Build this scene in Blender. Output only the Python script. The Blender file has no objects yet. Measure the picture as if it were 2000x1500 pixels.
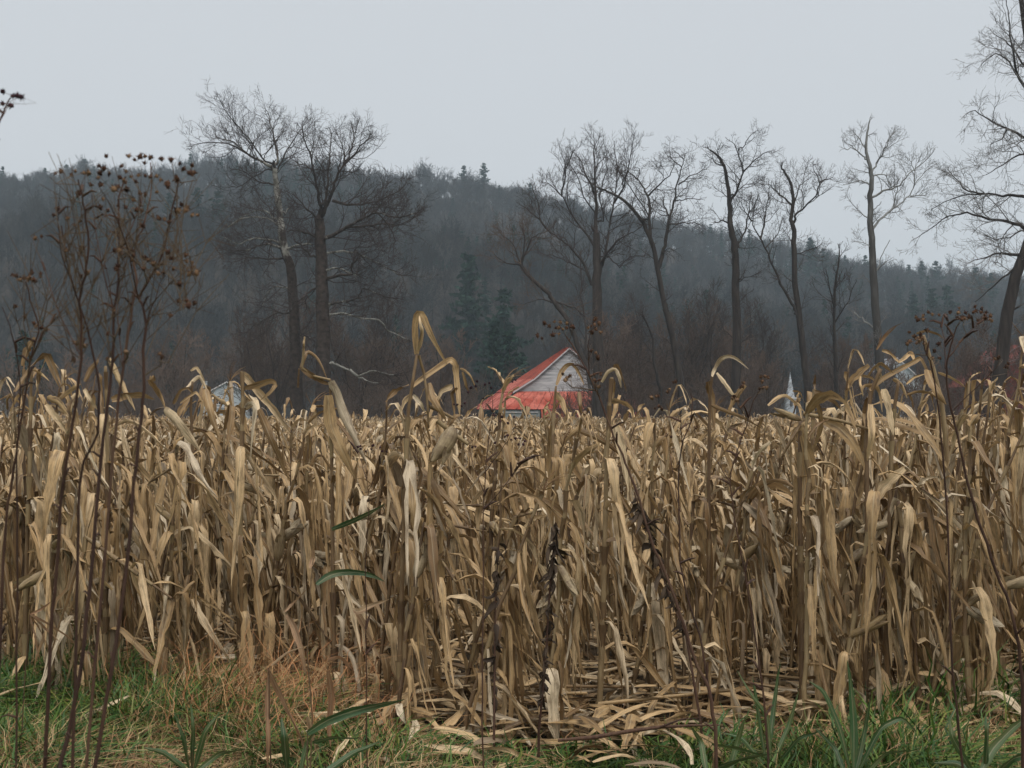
import bpy, math, random
import numpy as np
from mathutils import Matrix, Vector

S = bpy.context.scene
COL = S.collection
R = math.radians
rnd = random.Random(11)
nrs = np.random.RandomState(7)

# ------------------------------------------------------------------ camera
F = 2500.0            # focal length in photo pixels (photo 2000 x 1500)
CAMZ = 1.8
PITCH = math.atan(42 / F)
cam = bpy.data.cameras.new('camera')
cam.sensor_width = 36.0
cam.lens = F * 36.0 / 2000.0
cam.clip_start = 0.05
cam.clip_end = 20000
cam.dof.use_dof = True
cam.dof.focus_distance = 10.0
cam.dof.aperture_fstop = 18.0
cam_o = bpy.data.objects.new('camera', cam)
cam_o.location = (0, 0, CAMZ)
cam_o.rotation_euler = (math.pi / 2 + PITCH, 0, 0)
COL.objects.link(cam_o)
S.camera = cam_o

# ------------------------------------------------------------------ world: even overcast sky
W = bpy.data.worlds.new('World'); S.world = W; W.use_nodes = True
wn = W.node_tree; wn.nodes.clear()
w_out = wn.nodes.new('ShaderNodeOutputWorld')
w_bg = wn.nodes.new('ShaderNodeBackground')
w_sky = wn.nodes.new('ShaderNodeTexSky')
w_sky.sky_type = 'NISHITA'; w_sky.sun_disc = False
SUN_EL, SUN_AZ = R(64), R(-150)
w_sky.sun_elevation = SUN_EL; w_sky.sun_rotation = SUN_AZ
w_sky.air_density = 1.0; w_sky.dust_density = 6.0
w_mix = wn.nodes.new('ShaderNodeMixRGB')            # the cloud deck hides nearly all of the clear sky
w_mix.inputs[0].default_value = 0.93
w_mix.inputs[2].default_value = (4.66, 4.86, 5.09, 1)
wn.links.new(w_sky.outputs[0], w_mix.inputs[1])
wn.links.new(w_mix.outputs[0], w_bg.inputs[0])
w_bg.inputs[1].default_value = 0.1
wn.links.new(w_bg.outputs[0], w_out.inputs[0])

sun = bpy.data.lights.new('sun', 'SUN')
sun.energy = 1.5; sun.angle = R(50); sun.color = (1.0, 0.97, 0.93)
sun_o = bpy.data.objects.new('sun', sun)
sun_o.rotation_euler = (math.pi / 2 - SUN_EL, 0, R(25))
sun_o.location = (0, 0, 200)
COL.objects.link(sun_o)

S.view_settings.view_transform = 'Standard'
S.view_settings.look = 'None'
S.view_settings.gamma = 1
S.view_settings.exposure = 0.53
S.view_settings.use_curve_mapping = False
S.render.engine = 'CYCLES'
S.cycles.max_bounces = 6
S.cycles.diffuse_bounces = 1
S.cycles.transparent_max_bounces = 4
S.cycles.volume_bounces = 1
S.cycles.use_denoising = True

# ------------------------------------------------------------------ helpers
CP, SP = math.cos(PITCH), math.sin(PITCH)
def P(px, py, D):
    """World point that stands at depth D (metres north) where the photo shows pixel (px, py)."""
    dx = (px - 1000) / F; dz = -(py - 750) / F
    y = CP - dz * SP; z = SP + dz * CP
    k = D / y
    return np.array([dx * k, D, CAMZ + z * k])

def gz(y):
    """The field falls away gently from the camera."""
    return float(np.interp(y, [12, 40, 110, 400], [0, -0.30, -0.75, -2.3]))

def smooth(t):
    t = np.clip(t, 0, 1); return t * t * (3 - 2 * t)

class MB:
    """Collects vertices and faces (numpy) and links them as ONE mesh object."""
    def __init__(s): s.v = []; s.q = []; s.t = []; s.uv = []; s.ti = []; s.n = 0
    def add(s, v, quads=None, tris=None, uv=None, tint=0.0):
        v = np.asarray(v, dtype=np.float32)
        if quads is not None: s.q.append(np.asarray(quads, dtype=np.int32) + s.n)
        if tris is not None: s.t.append(np.asarray(tris, dtype=np.int32) + s.n)
        s.v.append(v)
        s.uv.append(np.zeros((len(v), 2), np.float32) if uv is None else np.asarray(uv, np.float32))
        s.ti.append(np.full(len(v), tint, np.float32) if np.isscalar(tint) else np.asarray(tint, np.float32))
        s.n += len(v)
    def tube(s, pts, rad, sides=4, tint=0.0, cap=False):
        pts = np.asarray(pts, dtype=np.float64); n = len(pts)
        rad = np.broadcast_to(np.asarray(rad, dtype=np.float64), (n,))
        t = np.empty_like(pts); t[1:-1] = pts[2:] - pts[:-2]; t[0] = pts[1] - pts[0]; t[-1] = pts[-1] - pts[-2]
        t /= np.linalg.norm(t, axis=1)[:, None] + 1e-9
        ref = np.array([0.31, 0.9, 0.1]) if abs(t[0][2]) > 0.6 else np.array([0.1, 0.2, 1.0])
        a = np.cross(t, ref); a /= np.linalg.norm(a, axis=1)[:, None] + 1e-9
        b = np.cross(t, a)
        an = np.arange(sides) * (2 * math.pi / sides)
        v = pts[:, None, :] + rad[:, None, None] * (np.cos(an)[None, :, None] * a[:, None, :] + np.sin(an)[None, :, None] * b[:, None, :])
        i = np.arange(n - 1)[:, None] * sides; j = np.arange(sides)[None, :]; k = (j + 1) % sides
        q = np.stack([i + j, i + k, i + sides + k, i + sides + j], axis=-1).reshape(-1, 4)
        tr = None
        if cap:
            tr = [[(n - 1) * sides, (n - 1) * sides + m, (n - 1) * sides + m + 1] for m in range(1, sides - 1)]
        uv = np.stack([np.broadcast_to(np.arange(sides)[None, :] / sides, (n, sides)), np.broadcast_to(np.linspace(0, 1, n)[:, None], (n, sides))], -1).reshape(-1, 2)
        s.add(v.reshape(-1, 3), q, tr, uv, tint)
    def box(s, lo, hi, M=None, tint=0.0):
        x0, y0, z0 = lo; x1, y1, z1 = hi
        v = np.array([[x0,y0,z0],[x1,y0,z0],[x1,y1,z0],[x0,y1,z0],[x0,y0,z1],[x1,y0,z1],[x1,y1,z1],[x0,y1,z1]], float)
        if M is not None: v = np.array([M @ Vector(p) for p in v])
        s.add(v, [[0,3,2,1],[4,5,6,7],[0,1,5,4],[1,2,6,5],[2,3,7,6],[3,0,4,7]], tint=tint)
    def slab(s, poly, thick, tint=0.0):
        """A flat polygon with real thickness (extruded along its normal, downwards)."""
        p = np.array(poly, float); n = len(p)
        nn = np.cross(p[1] - p[0], p[2] - p[0]); nn /= np.linalg.norm(nn)
        if nn[2] < 0: nn = -nn
        v = np.vstack([p, p - nn * thick])
        q = [[i, (i + 1) % n, n + (i + 1) % n, n + i] for i in range(n)]
        if n == 4: s.add(v, q + [[0,1,2,3],[7,6,5,4]], tint=tint)
        else: s.add(v, q, [[0,1,2],[5,4,3]], tint=tint)
    def mesh(s, name, mat, flat=False):
        me = bpy.data.meshes.new(name)
        v = np.vstack(s.v)
        q = np.vstack(s.q) if s.q else np.zeros((0, 4), np.int32)
        t = np.vstack(s.t) if s.t else np.zeros((0, 3), np.int32)
        me.vertices.add(len(v)); me.vertices.foreach_set('co', v.ravel())
        li = np.concatenate([q.ravel(), t.ravel()]).astype(np.int32)
        me.loops.add(len(li)); me.loops.foreach_set('vertex_index', li)
        me.polygons.add(len(q) + len(t))
        st = np.concatenate([np.arange(len(q)) * 4, len(q) * 4 + np.arange(len(t)) * 3]).astype(np.int32)
        me.polygons.foreach_set('loop_start', st)
        me.polygons.foreach_set('use_smooth', np.full(len(q) + len(t), not flat))
        me.update(calc_edges=True)
        ul = me.uv_layers.new(name='UVMap')
        ul.data.foreach_set('uv', np.vstack(s.uv)[li].ravel())
        at = me.attributes.new('tint', 'FLOAT', 'POINT')
        at.data.foreach_set('value', np.concatenate(s.ti))
        me.materials.append(mat)
        return me
    def build(s, name, mat, parent=None, flat=False):
        return link(name, s.mesh(name, mat, flat), parent)

def link(name, data, parent=None):
    o = bpy.data.objects.new(name, data); COL.objects.link(o)
    if parent is not None: o.parent = parent
    return o
def thing(name, label, cat, loc=(0, 0, 0), group=None, rz=0.0):
    o = bpy.data.objects.new(name, None); COL.objects.link(o)
    o.empty_display_size = 0.2
    o.location = loc; o.rotation_euler = (0, 0, rz); o['label'] = label; o['category'] = cat
    if group: o['group'] = group
    return o
def setting(o): o['kind'] = 'structure'; return o
def stuff(o, label=None, cat=None):
    o['kind'] = 'stuff'
    if label: o['label'] = label
    if cat: o['category'] = cat
    return o

# ------------------------------------------------------------------ materials
class NT:
    def __init__(s, name):
        s.m = bpy.data.materials.new(name); s.m.use_nodes = True
        s.t = s.m.node_tree; s.t.nodes.clear()
        s.out = s.n('ShaderNodeOutputMaterial')
    def n(s, kind, **kw):
        x = s.t.nodes.new(kind)
        for k, v in kw.items(): setattr(x, k, v)
        return x
    def l(s, a, b): s.t.links.new(a, b)
    def attr(s, name): return s.n('ShaderNodeAttribute', attribute_name=name).outputs['Fac']
    def math(s, op, a, b=None, clamp=False):
        x = s.n('ShaderNodeMath', operation=op, use_clamp=clamp)
        for i, v in enumerate((a, b)):
            if v is None: continue
            if isinstance(v, (int, float)): x.inputs[i].default_value = v
            else: s.l(v, x.inputs[i])
        return x.outputs[0]
    def ramp(s, fac, stops):
        x = s.n('ShaderNodeValToRGB'); cr = x.color_ramp
        while len(cr.elements) < len(stops): cr.elements.new(0.5)
        for e, (p, c) in zip(cr.elements, stops):
            e.position = p; e.color = (*c, 1) if len(c) == 3 else c
        s.l(fac, x.inputs[0]); return x.outputs[0]
    def noise(s, vec, scale, detail=3, rough=0.55, dim='3D'):
        x = s.n('ShaderNodeTexNoise', noise_dimensions=dim)
        x.inputs['Scale'].default_value = scale; x.inputs['Detail'].default_value = detail; x.inputs['Roughness'].default_value = rough
        if vec is not None: s.l(vec, x.inputs['Vector'])
        return x.outputs[0]
    def mapping(s, vec, scale, loc=None):
        x = s.n('ShaderNodeMapping'); x.inputs['Scale'].default_value = scale
        s.l(vec, x.inputs['Vector'])
        if loc is not None: s.l(loc, x.inputs['Location'])
        return x.outputs[0]
    def mix(s, fac, a, b, mode='MIX'):
        x = s.n('ShaderNodeMixRGB', blend_type=mode)
        for i, v in enumerate((fac, a, b)):
            if isinstance(v, (int, float)): x.inputs[i].default_value = v
            elif isinstance(v, tuple): x.inputs[i].default_value = (*v, 1)
            else: s.l(v, x.inputs[i])
        return x.outputs[0]
    def bump(s, h, strength, dist=0.01):
        x = s.n('ShaderNodeBump'); x.inputs['Strength'].default_value = strength; x.inputs['Distance'].default_value = dist
        s.l(h, x.inputs['Height']); return x.outputs[0]
    def pr(s, col, rough=0.7, spec=0.3, normal=None):
        x = s.n('ShaderNodeBsdfPrincipled')
        if isinstance(col, tuple): x.inputs['Base Color'].default_value = (*col, 1)
        else: s.l(col, x.inputs['Base Color'])
        if isinstance(rough, (int, float)): x.inputs['Roughness'].default_value = rough
        else: s.l(rough, x.inputs['Roughness'])
        x.inputs['Specular IOR Level'].default_value = spec
        if normal is not None: s.l(normal, x.inputs['Normal'])
        return x.outputs[0]
    def done(s, sh): s.l(sh, s.out.inputs[0]); return s.m

def leaf_material(name, stops, stain, trans=0.09, spec=0.35, rough=0.5):
    """Dry blade: long veins, a pale midrib, blotches of mould and rot; colour differs from leaf to leaf."""
    k = NT(name)
    oi = k.n('ShaderNodeObjectInfo').outputs['Random']
    r = k.math('FRACT', k.math('ADD', oi, k.attr('tint')))
    tc = k.n('ShaderNodeTexCoord')
    geo = k.n('ShaderNodeNewGeometry')
    base = k.ramp(r, stops)
    comb = k.n('ShaderNodeCombineXYZ'); k.l(k.math('MULTIPLY', r, 37.0), comb.inputs[0]); k.l(k.math('MULTIPLY', r, 91.0), comb.inputs[1])
    vv = k.mapping(tc.outputs['UV'], (26, 1.6, 1), comb.outputs[0])
    vein = k.noise(vv, 1.0, 4, 0.65)
    col = k.mix(1.0, base, k.ramp(vein, [(0.30, (0.42, 0.38, 0.33)), (0.5, (0.95, 0.92, 0.88)), (0.72, (1.22, 1.2, 1.16))]), 'MULTIPLY')
    blot = k.noise(k.mapping(tc.outputs['UV'], (2.2, 5.5, 1), comb.outputs[0]), 1.0, 5, 0.62)
    col = k.mix(k.ramp(blot, [(0.46, (0, 0, 0)), (0.68, (0.88, 0.88, 0.88))]), col, stain)
    fine = k.noise(geo.outputs['Position'], 70, 3, 0.7)
    col = k.mix(k.ramp(fine, [(0.62, (0, 0, 0)), (0.74, (0.55, 0.55, 0.55))]), col, (stain[0] * 0.6, stain[1] * 0.6, stain[2] * 0.6))
    sep = k.n('ShaderNodeSeparateXYZ'); k.l(tc.outputs['UV'], sep.inputs[0])
    d = k.math('ABSOLUTE', k.math('SUBTRACT', sep.outputs[0], 0.5))
    rib = k.ramp(d, [(0.03, (0.5, 0.5, 0.5)), (0.07, (0, 0, 0))])
    col = k.mix(rib, col, k.mix(0.5, col, (0.62, 0.52, 0.34)))
    nrm = k.bump(k.mix(0.4, vein, rib), 0.5, 0.004)
    sh = k.pr(col, rough, spec, nrm)
    if trans > 0:
        tr = k.n('ShaderNodeBsdfTranslucent'); k.l(col, tr.inputs[0])
        mx = k.n('ShaderNodeMixShader'); mx.inputs[0].default_value = trans
        k.l(sh, mx.inputs[1]); k.l(tr.outputs[0], mx.inputs[2]); sh = mx.outputs[0]
    return k.done(sh)

M = {}
M['corn_leaf'] = leaf_material('corn_leaf', [
    (0.0, (0.22, 0.132, 0.06)), (0.28, (0.44, 0.292, 0.14)), (0.58, (0.68, 0.475, 0.25)),
    (0.82, (0.75, 0.58, 0.36)), (0.94, (0.79, 0.67, 0.49)), (1.0, (0.15, 0.09, 0.045))], (0.13, 0.083, 0.042))
M['husk'] = leaf_material('husk', [(0.0, (0.30, 0.21, 0.10)), (0.5, (0.46, 0.36, 0.22)), (1.0, (0.55, 0.47, 0.34))], (0.14, 0.09, 0.05), 0.08)
M['green_leaf'] = leaf_material('green_leaf', [(0.0, (0.035, 0.085, 0.03)), (0.5, (0.05, 0.115, 0.04)), (1.0, (0.085, 0.14, 0.045))], (0.12, 0.12, 0.04), 0.2, 0.45, 0.4)
M['tan_leaf'] = leaf_material('tan_leaf', [(0.0, (0.36, 0.20, 0.11)), (0.5, (0.46, 0.29, 0.17)), (1.0, (0.52, 0.37, 0.22))], (0.2, 0.11, 0.06), 0.2)

def simple(name, stops, scale=8.0, rough=0.8, spec=0.2, stretch=(1, 1, 1), bump=0.0, use_rand=0.5):
    """Colour from noise plus a shift per object / per blade."""
    k = NT(name)
    geo = k.n('ShaderNodeTexCoord').outputs['Object']
    n = k.noise(k.mapping(geo, stretch), scale, 5, 0.6)
    oi = k.n('ShaderNodeObjectInfo').outputs['Random']
    r = k.math('FRACT', k.math('ADD', oi, k.attr('tint')))
    f = k.math('ADD', k.math('MULTIPLY', n, 1 - use_rand), k.math('MULTIPLY', r, use_rand))
    col = k.ramp(f, stops)
    nr = k.bump(n, bump, 0.02) if bump else None
    return k.done(k.pr(col, rough, spec, nr))
M['stalk'] = simple('stalk', [(0.2, (0.075, 0.042, 0.022)), (0.45, (0.17, 0.105, 0.05)), (0.7, (0.31, 0.225, 0.115)), (0.9, (0.12, 0.06, 0.035))], 6, 0.55, 0.35, (9, 9, 1), 0.3, 0.45)
M['tassel'] = simple('tassel', [(0.3, (0.16, 0.09, 0.045)), (0.7, (0.32, 0.2, 0.1))], 20)
M['weed_stem'] = simple('weed_stem', [(0.25, (0.03, 0.016, 0.012)), (0.55, (0.085, 0.043, 0.028)), (0.85, (0.15, 0.09, 0.05))], 9, 0.7, 0.25, (6, 6, 1), 0.3, 0.25)
M['weed_pale'] = simple('weed_pale', [(0.2, (0.06, 0.034, 0.022)), (0.8, (0.17, 0.115, 0.06))], 9, 0.7, 0.25, (6, 6, 1), 0.0, 0.3)
M['seed_head'] = simple('seed_head', [(0.2, (0.035, 0.018, 0.014)), (0.5, (0.10, 0.05, 0.03)), (0.85, (0.24, 0.15, 0.085))], 300, 0.85, 0.15, (1, 1, 1), 0.0, 0.6)
M['seed_dark'] = simple('seed_dark', [(0.2, (0.02, 0.01, 0.014)), (0.8, (0.075, 0.03, 0.035))], 300, 0.8, 0.2, (1, 1, 1), 0.0, 0.5)
M['rotten'] = simple('rotten', [(0.2, (0.03, 0.02, 0.014)), (0.8, (0.085, 0.058, 0.038))], 40, 0.8, 0.2)
M['grass_green'] = simple('grass_green', [(0.0, (0.014, 0.042, 0.007)), (0.4, (0.035, 0.092, 0.012)), (0.7, (0.085, 0.15, 0.02)), (1.0, (0.22, 0.20, 0.045))], 3, 0.5, 0.35, (1, 1, 1), 0, 0.8)
M['grass_tan'] = simple('grass_tan', [(0.0, (0.19, 0.095, 0.045)), (0.35, (0.33, 0.18, 0.085)), (0.65, (0.42, 0.28, 0.14)), (1.0, (0.56, 0.44, 0.24))], 3, 0.7, 0.25, (1, 1, 1), 0, 0.8)
M['grass_rust'] = simple('grass_rust', [(0.0, (0.26, 0.10, 0.04)), (0.4, (0.42, 0.19, 0.08)), (0.75, (0.50, 0.29, 0.13)), (1.0, (0.56, 0.40, 0.20))], 3, 0.7, 0.25, (1, 1, 1), 0, 0.8)
M['bark_dark'] = simple('bark_dark', [(0.3, (0.022, 0.018, 0.016)), (0.55, (0.05, 0.04, 0.034)), (0.8, (0.09, 0.08, 0.06))], 1.2, 0.9, 0.15, (3, 3, 0.5), 0.6, 0.05)
M['bark_brown'] = simple('bark_brown', [(0.3, (0.032, 0.025, 0.021)), (0.55, (0.06, 0.048, 0.041)), (0.8, (0.105, 0.09, 0.076))], 1.2, 0.9, 0.15, (3, 3, 0.5), 0.6, 0.05)
M['twig'] = simple('twig', [(0.3, (0.045, 0.034, 0.030)), (0.7, (0.085, 0.065, 0.055))], 2, 0.9, 0.1, (1, 1, 1), 0, 0.2)
M['twig_red'] = simple('twig_red', [(0.2, (0.08, 0.055, 0.042)), (0.8, (0.19, 0.135, 0.105))], 0.6, 0.9, 0.1, (1, 1, 1), 0, 0.5)
M['far_bark'] = simple('far_bark', [(0.1, (0.022, 0.021, 0.022)), (0.4, (0.052, 0.043, 0.038)), (0.65, (0.040, 0.040, 0.041)), (0.92, (0.105, 0.098, 0.092))], 0.3, 0.95, 0.05, (1, 1, 1), 0, 0.8)
M['needles'] = simple('needles', [(0.2, (0.010, 0.026, 0.020)), (0.5, (0.018, 0.042, 0.030)), (0.8, (0.03, 0.06, 0.038))], 0.8, 0.9, 0.1, (1, 1, 1), 0, 0.5)

def sycamore_bark():
    """Brown flaking plates near the ground; smooth white bark, blotched, where the plates have dropped off (tint says how much)."""
    k = NT('sycamore_bark')
    ob = k.n('ShaderNodeTexCoord').outputs['Object']
    a = k.noise(k.mapping(ob, (1, 1, 0.45)), 1.6, 4, 0.6)
    f = k.math('ADD', a, k.math('MULTIPLY', k.math('SUBTRACT', k.attr('tint'), 0.5), 0.75))
    brown = k.ramp(k.noise(ob, 3.0, 4), [(0.3, (0.028, 0.02, 0.016)), (0.7, (0.075, 0.058, 0.047))])
    col = k.mix(k.ramp(f, [(0.5, (0, 0, 0)), (0.62, (1, 1, 1))]), brown, k.ramp(k.noise(ob, 2.1, 3), [(0.35, (0.11, 0.105, 0.085)), (0.65, (0.33, 0.32, 0.28))]))
    return k.done(k.pr(col, 0.85, 0.15, k.bump(a, 0.5, 0.03)))
M['sycamore_bark'] = sycamore_bark()
# ------------------------------------------------------------------ the setting: ground, hills, haze
def ground_material():
    k = NT('ground')
    pos = k.n('ShaderNodeNewGeometry').outputs['Position']
    sp = k.n('ShaderNodeSeparateXYZ'); k.l(pos, sp.inputs[0])
    soil = k.ramp(k.noise(pos, 3.0, 6, 0.65), [(0.3, (0.035, 0.026, 0.018)), (0.55, (0.085, 0.062, 0.04)), (0.75, (0.17, 0.125, 0.08))])
    turf = k.ramp(k.noise(pos, 1.7, 5), [(0.3, (0.03, 0.045, 0.018)), (0.7, (0.07, 0.085, 0.03))])
    wob = k.math('ADD', sp.outputs[1], k.math('MULTIPLY', k.noise(pos, 0.3, 3), 6.0))
    far = k.math('DIVIDE', k.math('SUBTRACT', wob, 115.0), 4.0, True)
    near = k.math('SUBTRACT', 1.0, k.math('DIVIDE', k.math('SUBTRACT', k.math('ADD', sp.outputs[1], k.noise(pos, 2.0, 3)), 7.0), 0.8, True))
    col = k.mix(k.math('MAXIMUM', far, near, True), soil, turf)
    return k.done(k.pr(col, 0.95, 0.1, k.bump(k.noise(pos, 9.0, 5), 0.8, 0.05)))
M['ground'] = ground_material()
def forest_floor():
    k = NT('forest_floor')
    pos = k.n('ShaderNodeNewGeometry').outputs['Position']
    col = k.ramp(k.noise(pos, 0.05, 6, 0.7), [(0.3, (0.03, 0.025, 0.022)), (0.7, (0.06, 0.047, 0.038))])
    return k.done(k.pr(col, 0.95, 0.05))
M['forest_floor'] = forest_floor()

ys = np.concatenate([[-200], np.linspace(-60, 3, 8), np.linspace(4, 24, 81), np.linspace(26, 400, 120), [600, 1200, 2600]])
xs = np.concatenate([[-2500, -900, -300], np.linspace(-120, -8, 30), np.linspace(-7, 7, 57), np.linspace(8, 120, 30), [300, 900, 2500]])
gx, gy = np.meshgrid(xs, ys)
bumps = 0.02 * np.sin(gx * 2.1 + np.sin(gy * 1.7)) * np.sin(gy * 1.3 + 0.7) * ((gy > 3) & (gy < 24) & (abs(gx) < 8))
gzv = np.vectorize(gz)(gy) + bumps
nX, nY = len(xs), len(ys)
mb = MB()
ii = np.arange(nY - 1)[:, None] * nX + np.arange(nX - 1)[None, :]
mb.add(np.stack([gx, gy, gzv], -1).reshape(-1, 3), np.stack([ii, ii + 1, ii + nX + 1, ii + nX], -1).reshape(-1, 4))
setting(mb.build('ground', M['ground']))

# two wooded slopes: a lower one close behind the houses, a long ridge behind it that falls to the east
RX = [-320, -240, -160, -100, -40, 0, 40, 90, 130, 180, 240, 320, 420]
def prof(px, py, D, th):   # ridge ground height from where its treetops show
    return [P(a, b, D)[2] - th for a, b in zip(px, py)]
FAR_PX = [-900, -300, 0, 100, 250, 400, 500, 750, 900, 1000, 1100, 1200, 1300, 1400, 1500, 1620, 1700, 1850, 2000, 2400, 3000]
FAR_PY = [428, 383, 360, 353, 338, 330, 330, 342, 356, 372, 394, 416, 439, 462, 482, 507, 528, 538, 556, 576, 596]
NEAR_PX = [-900, -300, 0, 150, 300, 450, 650, 850, 1000, 1200, 1400, 1600, 2000, 3000]
NEAR_PY = [455, 435, 425, 412, 400, 398, 420, 450, 490, 540, 590, 610, 640, 660]
D_FAR, D_NEAR = 780.0, 430.0
far_x = [(a - 1000) / F * D_FAR for a in FAR_PX]; far_h = prof(FAR_PX, FAR_PY, D_FAR, 16)
near_x = [(a - 1000) / F * D_NEAR for a in NEAR_PX]; near_h = prof(NEAR_PX, NEAR_PY, D_NEAR, 15)
def hill_h(x, y):
    x = np.asarray(x, float); y = np.asarray(y, float)
    hn = np.interp(x, near_x, near_h); hf = np.interp(x, far_x, far_h)
    up1 = smooth((y - 268) / (D_NEAR - 268)) ** 1.0
    a = -2.6 + (hn + 2.6) * np.where(y < D_NEAR, up1, 1.0)
    t = smooth((y - D_NEAR) / (D_FAR - D_NEAR))
    b = np.where(y < D_NEAR, -60, hn + (hf - hn) * t)
    h = np.where(y < D_NEAR, a, b)
    h = np.where(y > D_FAR, hf - 0.12 * (y - D_FAR), h)
    return h + 1.6 * np.sin(x * 0.045 + y * 0.02) + 1.2 * np.sin(y * 0.051 - x * 0.017) * (y > 230)
hx = np.linspace(-620, 620, 125); hy = np.linspace(262, 1150, 104)
gx, gy = np.meshgrid(hx, hy)
hz = hill_h(gx, gy)
hz[0, :] = -6
mb = MB()
ii = np.arange(len(hy) - 1)[:, None] * len(hx) + np.arange(len(hx) - 1)[None, :]
mb.add(np.stack([gx, gy, hz], -1).reshape(-1, 3), np.stack([ii, ii + 1, ii + len(hx) + 1, ii + len(hx)], -1).reshape(-1, 4))
setting(mb.build('hill', M['forest_floor']))

k = NT('haze')
pv = k.n('ShaderNodeVolumePrincipled')
pv.inputs['Color'].default_value = (0.76, 0.905, 1.0, 1)
HAZE = 0.00034
pv.inputs['Density'].default_value = HAZE
pv.inputs['Anisotropy'].default_value = 0.0
k.l(pv.outputs[0], k.out.inputs['Volume'])
mb = MB(); mb.box((-2600, -220, -7), (2600, 2700, 158))
hz_o = mb.build('haze', k.m, flat=True); hz_o['kind'] = 'stuff'
# ------------------------------------------------------------------ trees
def unit(v): return v / (np.linalg.norm(v) + 1e-9)
def rvec(): return nrs.normal(size=3)
UP = np.array([0, 0, 1.0])
def deviate(d, ang):
    """Unit vector at about `ang` radians from d, in a random direction."""
    a = rvec(); a -= d * a.dot(d); a = unit(a)
    return unit(d * math.cos(ang) + a * math.sin(ang))

def grow(mb, p, d, L, r0, level, wander=0.25, up=0.12, kids=(7, 5, 4), ratio=0.5, ang=(0.5, 1.0), rmin=0.014, sides=(5, 3, 3, 3), tint=0.0, droop=0.0):
    """One branch and, below it, its own branches."""
    n = 5 if level <= 1 else 3
    pts = [p]; q = p.copy(); dd = d.copy()
    for i in range(n):
        dd = unit(dd + rvec() * wander * 0.6 + UP * (up - droop * i / n))
        q = q + dd * (L / n); pts.append(q)
    pts = np.array(pts)
    rad = np.maximum(np.linspace(r0, r0 * 0.35, n + 1), rmin * 0.7)
    mb.tube(pts, rad, sides[min(level, 3)], tint)
    if level >= len(kids): return
    m = max(1, int(round(kids[level] * (0.7 + 0.6 * nrs.rand()) * min(1.0, L / (1.5 if level == 1 else 0.65)))))
    for j in range(m):
        t = 0.18 + 0.82 * (j + nrs.rand()) / m
        i = min(int(t * n), n - 1); f = t * n - i
        c = pts[i] * (1 - f) + pts[i + 1] * f
        dc = deviate(unit(pts[i + 1] - pts[i]), ang[0] + (ang[1] - ang[0]) * nrs.rand())
        grow(mb, c, dc, L * ratio * (0.65 + 0.7 * nrs.rand()) * (1.15 - 0.45 * t), max(rad[i] * 0.6, rmin), level + 1, wander, up, kids, ratio, ang, rmin, sides, tint, droop)

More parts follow.
